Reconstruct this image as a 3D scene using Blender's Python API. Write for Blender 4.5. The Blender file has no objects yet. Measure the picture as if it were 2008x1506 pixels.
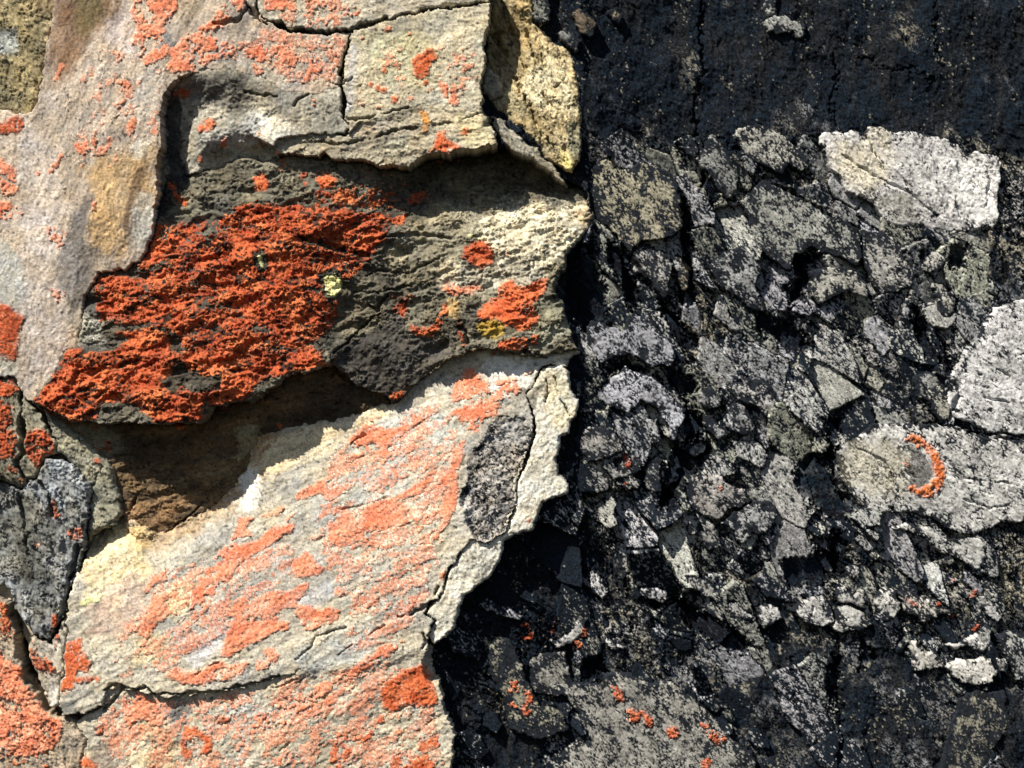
import bpy, math
import numpy as np
from mathutils import Vector

C = bpy.context.scene.collection
SC = bpy.context.scene

# ------------------------------------------------------------------ camera, sky, sun, exposure
ZC = 1.5                       # height of the middle of the picture above the ground, metres
DIST = 6.0
cam_d = bpy.data.cameras.new('camera')
cam = bpy.data.objects.new('camera', cam_d)
C.objects.link(cam)
cam.location = (0, -DIST, ZC)
cam.rotation_euler = (math.radians(90), 0, 0)
cam_d.sensor_width = 36
cam_d.lens = 36 * DIST / 2.008
cam_d.clip_end = 200
SC.camera = cam

TO_SUN = Vector((-0.42, -0.53, 0.74)).normalized()
world = bpy.data.worlds.new('World')
SC.world = world
world.use_nodes = True
wn = world.node_tree
bg = wn.nodes['Background']
sky = wn.nodes.new('ShaderNodeTexSky')
sky.sky_type = 'NISHITA'
sky.sun_disc = False
sky.sun_elevation = math.asin(TO_SUN.z)
sky.sun_rotation = math.atan2(TO_SUN.x, TO_SUN.y)
wn.links.new(sky.outputs[0], bg.inputs[0])
bg.inputs[1].default_value = 0.055
sun_d = bpy.data.lights.new('sun', 'SUN')
sun_d.energy = 5.0
sun_d.angle = math.radians(0.53)
sun_d.color = (1.0, 0.92, 0.80)
sun = bpy.data.objects.new('sun', sun_d)
C.objects.link(sun)
sun.location = TO_SUN * 20
sun.rotation_euler = (-TO_SUN).to_track_quat('-Z', 'Y').to_euler()
SC.view_settings.view_transform = 'Standard'
SC.view_settings.look = 'None'
SC.view_settings.exposure = 0.6
SC.view_settings.gamma = 1.0
SC.cycles.diffuse_bounces = 2
SC.view_settings.use_curve_mapping = False

# ------------------------------------------------------------------ the survey grid (millimetres on the cliff)
# u runs right, v runs down, both in millimetres from the upper left of the picture; relief h in
# millimetres towards the viewer.  Fine over the part in view, coarser round it.
STEP = 2.0
def axis(n):
    core = np.arange(-60, n + 60 + STEP, STEP)
    out, s = [], STEP
    p = core[-1]
    while p < n + 720:
        s = min(s * 1.05, 11); p += s; out.append(p)
    out = np.array(out)
    return np.concatenate([(n - out)[::-1], core, out]).astype(np.float32)
AX, AY = axis(2008), axis(1506)
NX, NY = len(AX), len(AY)
PX, PY = np.meshgrid(AX, AY)                 # shape (NY, NX)
def fold(v, a, b):
    v = np.where(v < a, 2 * a - v, v)
    return np.where(v > b, 2 * b - v, v).astype(np.float32)
LX, LY = fold(PX, -22, 2030), fold(PY, -22, 1528)   # beyond the surveyed part the rock goes on in kind
FINE = (PX > -58) & (PX < 2066) & (PY > -58) & (PY < 1564)
rng = np.random.default_rng(11)

def perlin(x, y, seed):
    r = np.random.default_rng(seed)
    perm = r.permutation(256).astype(np.int32)
    perm = np.concatenate([perm, perm])
    a = r.uniform(0, 2 * np.pi, 256).astype(np.float32)
    gx, gy = np.cos(a), np.sin(a)
    xf, yf = np.floor(x), np.floor(y)
    xi, yi = xf.astype(np.int32) & 255, yf.astype(np.int32) & 255
    fx, fy = (x - xf).astype(np.float32), (y - yf).astype(np.float32)
    u = fx * fx * fx * (fx * (fx * 6 - 15) + 10)
    v = fy * fy * fy * (fy * (fy * 6 - 15) + 10)
    x1, y1 = (xi + 1) & 255, (yi + 1) & 255
    def g(ix, iy, dx, dy):
        h = perm[perm[ix] + iy]
        return gx[h] * dx + gy[h] * dy
    a0 = g(xi, yi, fx, fy); b0 = g(x1, yi, fx - 1, fy)
    a1 = g(xi, y1, fx, fy - 1); b1 = g(x1, y1, fx - 1, fy - 1)
    t = a0 + u * (b0 - a0)
    return (t + v * (a1 + u * (b1 - a1) - t)) * 1.5

ALL = np.s_[:, :]
_cache = {}
class Lazy:
    """a noise field worked out only over the window asked for"""
    def __init__(self, f, key): self.f, self.key = f, key
    def __getitem__(self, sl):
        if self.key in _cache: return _cache[self.key][sl]
        v = self.f(sl).astype(np.float32)
        if sl == ALL: _cache[self.key] = v
        return v
def noise(scale, seed, ang=0.0, stretch=1.0):
    def f(sl):
        x, y = PX[sl], PY[sl]
        if stretch > 1.01:
            x = x + 0.45 * scale * stretch ** 0.5 * perlin(x / (scale * 3) + 5.1, y / (scale * 3), 900 + seed)
            y = y + 0.45 * scale * stretch ** 0.5 * perlin(x / (scale * 3) + 9.7, y / (scale * 3), 950 + seed)
        t = math.radians(ang)
        p = (x * math.cos(t) + y * math.sin(t)) / (scale * stretch) + seed * 3.7
        q = (-x * math.sin(t) + y * math.cos(t)) / scale + seed * 1.3
        return perlin(p, q, seed)
    return Lazy(f, (scale, seed, ang, stretch))
def fbm(scale, seed, ang=0.0, stretch=1.0, octs=4, gain=0.55):
    def f(sl):
        t, a, n = 0, 1.0, 0
        for k in range(octs):
            t = t + a * noise(scale / 2 ** k, seed + 17 * k, ang, stretch)[sl]; n += a; a *= gain
        return t / n * 1.6
    return Lazy(f, ('f', scale, seed, ang, stretch, octs, gain))
WHITE = rng.standard_normal(PX.shape).astype(np.float32)
WHITE2 = rng.standard_normal(PX.shape).astype(np.float32)
def sm(a, b, x):
    t = np.clip((x - a) / (b - a), 0, 1)
    return t * t * (3 - 2 * t)

# chipped, uneven outlines: the survey lines are followed through these offsets
WX = LX + 5.5 * noise(34, 1)[ALL] + 3.4 * noise(13, 2)[ALL] + 1.8 * noise(6, 3)[ALL]
WY = LY + 5.5 * noise(34, 4)[ALL] + 3.4 * noise(13, 5)[ALL] + 1.8 * noise(6, 6)[ALL]

def spread(poly):
    p = np.array(poly, dtype=np.float32)
    p[:, 0] = np.where(p[:, 0] <= 3, -60, np.where(p[:, 0] >= 2004, 2068, p[:, 0]))
    p[:, 1] = np.where(p[:, 1] <= 3, -60, np.where(p[:, 1] >= 1503, 1566, p[:, 1]))
    return p
def bbox(poly, pad):
    p = np.asarray(poly, dtype=np.float32)
    x0, y0 = p.min(0) - pad; x1, y1 = p.max(0) + pad
    i0, i1 = np.searchsorted(AY, y0), np.searchsorted(AY, y1)
    j0, j1 = np.searchsorted(AX, x0), np.searchsorted(AX, x1)
    if y0 < -20: i0 = 0
    if y1 > 1526: i1 = NY
    if x0 < -20: j0 = 0
    if x1 > 2028: j1 = NX
    return slice(max(i0, 0), min(i1 + 1, NY)), slice(max(j0, 0), min(j1 + 1, NX))
def sdist(poly, X, Y, closed=True):
    """distance to a polygon, positive inside (or to an open line, always positive)"""
    p = np.asarray(poly, dtype=np.float32)
    n = len(p)
    d2 = np.full(X.shape, 1e12, np.float32)
    ins = np.zeros(X.shape, bool)
    for k in range(n if closed else n - 1):
        ax, ay = p[k]; bx, by = p[(k + 1) % n]
        ex, ey = bx - ax, by - ay
        t = np.clip(((X - ax) * ex + (Y - ay) * ey) / max(ex * ex + ey * ey, 1e-6), 0, 1)
        dx, dy = X - ax - t * ex, Y - ay - t * ey
        np.minimum(d2, dx * dx + dy * dy, out=d2)
        if closed and ay != by:
            c = ((ay > Y) != (by > Y)) & (X < ex * (Y - ay) / ey + ax)
            ins ^= c
    d = np.sqrt(d2)
    return np.where(ins, d, -d) if closed else d
def tps(ctrl, X, Y):
    """smooth surface through the surveyed relief points (u, v, h)"""
    c = np.asarray(ctrl, dtype=np.float64)
    n = len(c)
    if n == 1: return np.full(X.shape, c[0, 2], np.float32)
    s = 500.0
    P = c[:, :2] / s
    r = np.hypot(P[:, None, 0] - P[None, :, 0], P[:, None, 1] - P[None, :, 1])
    K = r                                             # biharmonic in |r|: tame between the points
    K = K - np.eye(n) * 1e-4
    Q = np.concatenate([np.ones((n, 1))], 1)
    A = np.block([[K, Q], [Q.T, np.zeros((1, 1))]])
    w = np.linalg.solve(A, np.concatenate([c[:, 2], [0]]))
    o = np.full(X.shape, w[n], np.float32)
    for k in range(n):
        o += (w[k] * np.hypot(X / s - P[k, 0], Y / s - P[k, 1])).astype(np.float32)
    return o

LABEL = np.zeros(PX.shape, np.int32)
H = np.zeros(PX.shape, np.float32)
COL = np.zeros(PX.shape + (3,), np.float32)
EDGE = np.full(PX.shape, 50.0, np.float32)
PIECES = []                                           # index = label

def V3(c): return np.array(c, np.float32)
def lerp(a, b, t): return a + (b - a) * t[..., None]

def speckle(sl, cover, ang, size=9, stretch=1.8, seed=60):
    """0/1 cover of a pale crust broken by dark flecks"""
    f = 0.62 * fbm(size * 2.6, seed, ang, stretch, 3, .7)[sl] + 0.55 * noise(size * .62, seed + 5, ang, stretch)[sl] + 0.16 * WHITE[sl]
    return sm(-0.09, 0.09, f + (cover - .5) * 1.7)

def flaky(sl, ang, stretch, scale, seed):
    """schist relief: tilted flakes that break off in small steps along the grain"""
    a = fbm(scale, seed, ang, stretch, 4, .6)[sl]
    b = noise(scale * .8, seed + 3, ang, stretch)[sl]
    saw = (b * 2.6 + a * 1.4); saw = saw - np.floor(saw)
    return 0.55 * a + 0.5 * (saw - .5) * sm(-.25, .25, a + .1)

def rock(name, label, poly, ctrl, cols, grain=(0, 2.5, 22), amp=4.0, edge=(9, 12), spots=0.0, group=None, cat='rock',
         parent=None, seed=None, dark=None, cover=None, kind=None, warp=1.0, fine=1.0, mat='rock', streak=.38, blend=None):
    idx = len(PIECES)
    seed = (20 + (idx % 4) * 7) if seed is None else seed
    poly = spread(poly)
    sl = bbox(poly, 14)
    X, Y = WX[sl], WY[sl]
    if warp != 1.0:
        X = LX[sl] + (X - LX[sl]) * warp; Y = LY[sl] + (Y - LY[sl]) * warp
    d = sdist(poly, X, Y)
    m = d > 0
    ang, stretch, scale = grain
    h = tps(ctrl, LX[sl], LY[sl])
    h = h + amp * 2 * flaky(sl, ang, stretch, scale, seed) + amp * .9 * fbm(110, seed + 2)[sl] + amp * .35 * noise(7, 77, ang, stretch)[sl]
    h = h + 0.42 * fine * noise(5, 78)[sl] + .22 * fine * WHITE2[sl]
    ew, ed = edge
    ew = ew * (1 + .55 * noise(26, 88)[sl])
    h = h - ed * (1 - np.clip(d / np.maximum(ew, 3), 0, 1)) ** 1.8
    # albedo: two tones of the same stone, mineral grain, darker flecks
    a, b = V3(cols[0]), V3(cols[1])
    t = sm(-.55, .55, fbm(70, seed + 4, ang, stretch, 5, .62)[sl] + .22 * noise(9, 91, ang, stretch)[sl])
    c = lerp(a, b, t)
    c = c * (1 + .16 * noise(5, 93)[sl] + .15 * WHITE[sl] + .24 * fbm(24, seed + 9, ang, stretch, 3, .7)[sl])[..., None]
    c = c * (1 - streak * sm(.15, .8, noise(6.5, seed + 11, ang, stretch * 1.7)[sl] + .35 * fbm(60, seed + 12)[sl]))[..., None]
    if spots:
        f = noise(6.5, 95, ang, 1.6)[sl] + .55 * fbm(40, 96)[sl] + .1 * WHITE2[sl]
        c = c * (1 - .72 * sm(.62 - spots, .85 - spots, f))[..., None]
    if cover is not None:
        dk = V3(dark if dark is not None else (.009, .0125, .018))
        dk = dk * np.clip(1 + .35 * WHITE[sl] + .5 * fbm(20, 97)[sl], .3, 2)[..., None]
        s = speckle(sl, cover + .03 + .22 * fbm(46, 98)[sl] - (.5 if cat == 'stone' else .2) * np.exp(-np.maximum(d, 0) / 13) * sm(-.5, .2, noise(40, 99)[sl]), ang, size=6.5, seed=60 + (idx % 3) * 9)
        c = dk + (c - dk) * s[..., None]
        h = h + .8 * (s - .5)
    if blend:                                                # grows out of the block beneath along this side
        bw, side = blend
        w = sm(0, bw, d) if side is None else np.maximum(sm(0, bw, d), 1 - side(LX[sl], LY[sl]))
        h = H[sl] - .6 + (h - H[sl] + .6) * w
    LABEL[sl][m] = idx
    H[sl][m] = h[m]; COL[sl][m] = c[m]; EDGE[sl][m] = d[m]
    PIECES.append(dict(name=name, label=label, cat=cat, group=group, parent=parent, kind=kind, mat=mat))
    return idx

def mark(poly, col, soft=14, mix=1.0, rag=10, grain=(0, 1.6), only=None, gl=1.0, relief=0.0):
    """stained rock, a patch of another mineral or painted shade, with its own ragged outline"""
    poly = spread(poly)
    sl = bbox(poly, soft + rag * 2)
    d = sdist(poly, LX[sl], LY[sl]) + rag * 1.5 * (fbm(38, 41, grain[0], grain[1], 5, .7)[sl] * 1.3 + .4 * noise(6, 42)[sl] + .12 * WHITE[sl])
    soft = soft * .55
    m = sm(-soft, soft, d) * np.clip(mix + .22 * fbm(26, 44, grain[0], grain[1], 4, .7)[sl] - .04, 0, 1)
    if only is not None: m = m * np.isin(LABEL[sl], only)
    base = COL[sl]
    lum = base.mean(-1, keepdims=True) / np.maximum(base.mean(), 1e-4)
    tgt = V3(col) * np.clip(.45 + .55 * lum, .35, 1.6)
    tgt = tgt * (1 + .15 * gl * WHITE2[sl] + .22 * gl * noise(8, 43, *grain)[sl])[..., None]
    COL[sl] = base + (tgt - base) * m[..., None]
    if relief: H[sl] += relief * m

def crack(line, width, depth, rag=3.0, only=None):
    sl = bbox(line, width * 2 + 8)
    X = PX[sl] + rag * noise(16, 51)[sl] + rag * .6 * noise(7, 52)[sl]
    Y = PY[sl] + rag * noise(16, 53)[sl] + rag * .6 * noise(7, 54)[sl]
    d = sdist(line, X, Y, closed=False)
    w = width * np.clip(.72 + 1.0 * noise(34, 55)[sl] + .35 * noise(11, 56)[sl], 0, 1.5)
    m = (1 - sm(.3, 1.0, d / np.maximum(w, 1.3))) * sm(.3, 1.4, w)
    if only is not None: m = m * np.isin(LABEL[sl], only)
    H[sl] -= depth * m
#@@ROCKS
# ------------------------------------------------------------------ the dark cliff at the right (setting)
PIECES.append(dict(name='cliff_face', label=None, cat=None, group=None, parent=None, kind='structure', mat='dark'))
top_zone = sm(300, 200, LY + 30 * noise(60, 7)[ALL])
F40, F18 = flaky(ALL, 57, 2.6, 40, 24), flaky(ALL, 57, 2.6, 16, 31)
N7, N5 = noise(7, 13, 57, 1.8)[ALL], noise(5, 78)[ALL]
CALM = np.maximum(top_zone, sm(1180, 1330, LY + 30 * noise(60, 7)[ALL] - .25 * np.abs(LX - 1700)))
h = -100 + 15 * fbm(170, 8)[ALL] + (1 - .75 * CALM) * (20 * F40 + 7 * F18) \
    + CALM * (7.0 * fbm(44, 12, 82, 3.2, 5, .65)[ALL] + 5.0 * flaky(ALL, 80, 3.0, 26, 29)) + 1.4 * N7 + .6 * N5 + .3 * WHITE2
h += 16 * sm(1250, 2000, LX)
EDGE_V = [0, 330, 400, 580, 690, 960, 1060, 1170, 1260, 1380, 1506]
EDGE_U = [1140, 1135, 1160, 1090, 1135, 1112, 985, 905, 850, 870, 885]
EX = np.interp(LY, EDGE_V, EDGE_U).astype(np.float32)
h += 62 * np.exp(-np.maximum(LX - EX, 0) / 140)
def bed(u, v):
    return -100 + 16 * max(0.0, min(1.0, (u - 1250) / 750)) + 62 * math.exp(-max(u - float(np.interp(v, EDGE_V, EDGE_U)), 0) / 140)
H[:] = h
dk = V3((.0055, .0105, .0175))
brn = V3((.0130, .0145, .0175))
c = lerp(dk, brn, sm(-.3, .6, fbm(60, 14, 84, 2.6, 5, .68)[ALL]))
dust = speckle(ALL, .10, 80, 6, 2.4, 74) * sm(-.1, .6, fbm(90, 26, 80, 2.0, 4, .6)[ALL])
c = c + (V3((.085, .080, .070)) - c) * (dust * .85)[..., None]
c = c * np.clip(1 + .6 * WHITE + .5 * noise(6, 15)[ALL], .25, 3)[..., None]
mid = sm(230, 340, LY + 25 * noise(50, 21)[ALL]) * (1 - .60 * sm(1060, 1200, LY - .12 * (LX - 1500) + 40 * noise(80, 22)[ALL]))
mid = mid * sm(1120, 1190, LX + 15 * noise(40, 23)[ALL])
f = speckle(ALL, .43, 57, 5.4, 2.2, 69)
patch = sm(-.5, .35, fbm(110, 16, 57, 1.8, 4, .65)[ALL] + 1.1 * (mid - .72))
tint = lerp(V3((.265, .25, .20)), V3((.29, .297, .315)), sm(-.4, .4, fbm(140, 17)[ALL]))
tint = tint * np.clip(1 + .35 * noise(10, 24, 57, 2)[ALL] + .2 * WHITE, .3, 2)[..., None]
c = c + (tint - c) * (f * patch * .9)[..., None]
# crumbs of pale stone caught on the dark surface
cr = .75 * noise(5.2, 18)[ALL] + .5 * noise(9, 28, 70, 1.8)[ALL] + .75 * fbm(70, 19, 84, 2, 4, .65)[ALL] + .12 * WHITE2 + .10 * mid + .14 * sm(1020, 1120, LY)
cm = sm(.86, 1.0, cr)
c = c + (V3((.27, .255, .20)) - c) * (cm * .8)[..., None]
H[:] += 1.2 * cm + .8 * f * patch
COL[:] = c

# loose flakes of the cliff: slips of stone elongated along the cleavage, one piece each
SPM = speckle(ALL, .50 + .22 * fbm(120, 27, 57, 1.6, 3, .6)[ALL] - .3 * (1 - mid), 57, 7, 2.2, 60)
SPS = [speckle(ALL, .50 + q + .16 * fbm(120, 27, 57, 1.6, 3, .6)[ALL] - .3 * (1 - mid), 57, 5.2, 2.4, 60 + 9 * (k % 2)) for k, q in enumerate((-.20, -.09, .0, .09, .20))]
def cliff_flakes(ang, su, sv, seed, keep, limit, wob, top=0):
    t = math.radians(ang)
    ca, sa = math.cos(t), math.sin(t)
    X = LX + wob * noise(40, 61 + seed)[ALL] + wob * .35 * noise(9, 65 + seed)[ALL]
    Y = LY + wob * noise(40, 62 + seed)[ALL] + wob * .35 * noise(9, 66 + seed)[ALL]
    u = (X * ca + Y * sa) / su; v = (-X * sa + Y * ca) / sv
    ui, vi = np.floor(u).astype(np.int32), np.floor(v).astype(np.int32)
    d1 = np.full(PX.shape, 9.0, np.float32); d2 = d1.copy()
    cid = np.zeros(PX.shape, np.int64)
    def hsh(a, b, k):
        z = np.sin(a * 127.1 + b * 311.7 + k * 74.7 + seed) * 43758.5453
        return z - np.floor(z)
    for a in (-1, 0, 1):
        for b in (-1, 0, 1):
            cu, cv = ui + a, vi + b
            d = np.hypot(u - cu - .05 - .9 * hsh(cu, cv, 1), v - cv - .05 - .9 * hsh(cu, cv, 2)).astype(np.float32)
            new = d < d1
            d2 = np.where(new, d1, np.minimum(d2, d)); cid = np.where(new, (cu + 4096).astype(np.int64) * 8192 + cv + 4096, cid)
            d1 = np.where(new, d, d1)
    gap = (d2 - d1) * sv * .65                        # about millimetres from the cell border
    ok = (gap > .6) & FINE & (PX > EX + 12) & (LABEL == 0)
    ids, inv, cnt = np.unique(np.where(ok, cid, -1).ravel(), return_inverse=True, return_counts=True)
    order = np.argsort(inv.ravel(), kind='stable')
    starts = np.concatenate([[0], np.cumsum(cnt)])
    r = np.random.default_rng(5 + seed)
    fx, fy = PX.ravel(), PY.ravel()
    n = 0
    for k in range(len(ids)):
        if ids[k] < 0 or cnt[k] < 55: continue
        pix = order[starts[k]:starts[k + 1]]
        x, y = fx[pix], fy[pix]
        mx, my = x.mean(), y.mean()
        if x.max() > 2040: continue
        dens = keep * float(sm(270, 330, np.float32(my)))
        if my < top: continue
        if my > 1060: dens *= .6
        if my > 1250: dens *= .8
        if my > 1040 and mx < 1330: dens *= .5
        if mx > 1450 and mx < 1780 and my > 1260: dens *= .4
        if r.random() > dens or n >= limit: continue
        g = gap.ravel()[pix]
        keepers = g > r.choice([.6, 1.5, 3.0], p=[.65, .25, .1])
        pix, x, y, g = pix[keepers], x[keepers], y[keepers], g[keepers]
        if len(pix) < 50: continue
        hh = h.ravel()[pix].mean() + r.uniform(-3, 15)
        gx, gy = r.normal(0, .26), r.normal(-.03, .30)
        hv = hh + gx * (x - mx) + gy * (y - my) + 3.2 * F18.ravel()[pix] + .5 * N7.ravel()[pix] + .3 * N5.ravel()[pix] + .15 * WHITE2.ravel()[pix]
        hv = hv - 1.5 * (1 - np.clip(g / 3, 0, 1)) ** 1.6
        b = r.choice([.20, .28, .37, .46], p=[.35, .3, .25, .1])
        b = .32 + .5 * (b - .32); pale = V3((b * .97, b * r.uniform(.97, 1.01), b * r.uniform(.84, 1.10)))
        sp = SPS[int(np.clip(round(r.normal(2, 1.15)), 0, 4))].ravel()[pix]
        dkc = V3((.008, .0125, .019)) * np.clip(1 + .4 * WHITE.ravel()[pix], .3, 2)[:, None]
        pc = pale * np.clip(1 + .26 * WHITE2.ravel()[pix] + .55 * NZ9.ravel()[pix], .2, 2.2)[:, None]
        LABEL.ravel()[pix] = len(PIECES)
        H.ravel()[pix] = hv + .9 * (sp - .5)
        COL.reshape(-1, 3)[pix] = dkc + (pc - dkc) * sp[:, None]
        EDGE.ravel()[pix] = g
        PIECES.append(dict(name='rock_flake', label=None, cat=None, group=None, parent='cliff_face', kind=None, mat='dark'))
        n += 1
NZ9 = noise(9, 91, 57, 2.0)[ALL]
cliff_flakes(60, 120, 64, 0, .55, 80, 4)
cliff_flakes(52, 70, 38, 3, .72, 160, 3)
cliff_flakes(38, 44, 24, 7, .30, 58, 3, 1060)
# clefts sunk into the bed, their shade painted in black
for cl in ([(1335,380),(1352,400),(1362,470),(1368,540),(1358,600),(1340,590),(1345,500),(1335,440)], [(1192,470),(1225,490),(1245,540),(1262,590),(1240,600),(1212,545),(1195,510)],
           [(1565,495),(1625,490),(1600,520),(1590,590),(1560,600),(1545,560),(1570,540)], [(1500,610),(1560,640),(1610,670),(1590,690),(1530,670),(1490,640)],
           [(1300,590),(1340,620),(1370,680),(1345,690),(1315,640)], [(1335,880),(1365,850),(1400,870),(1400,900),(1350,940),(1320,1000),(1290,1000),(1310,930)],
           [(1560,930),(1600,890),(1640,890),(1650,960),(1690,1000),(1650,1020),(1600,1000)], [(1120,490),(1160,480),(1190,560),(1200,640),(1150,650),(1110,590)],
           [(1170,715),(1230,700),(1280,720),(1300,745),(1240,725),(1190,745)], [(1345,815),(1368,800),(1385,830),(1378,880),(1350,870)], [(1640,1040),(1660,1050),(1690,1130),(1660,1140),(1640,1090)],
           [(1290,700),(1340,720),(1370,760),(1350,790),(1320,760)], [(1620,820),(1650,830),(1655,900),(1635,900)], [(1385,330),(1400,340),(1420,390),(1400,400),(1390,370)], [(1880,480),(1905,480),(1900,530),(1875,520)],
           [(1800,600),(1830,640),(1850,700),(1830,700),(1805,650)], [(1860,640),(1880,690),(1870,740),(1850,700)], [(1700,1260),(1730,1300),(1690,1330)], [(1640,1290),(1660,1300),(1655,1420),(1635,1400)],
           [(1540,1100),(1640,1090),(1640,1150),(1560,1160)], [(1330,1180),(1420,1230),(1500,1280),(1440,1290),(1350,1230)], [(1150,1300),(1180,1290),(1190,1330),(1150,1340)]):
    mark(cl, (.0055, .0105, .0175), 8, 1.0, 9, (57, 2.0), relief=-20)

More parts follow.
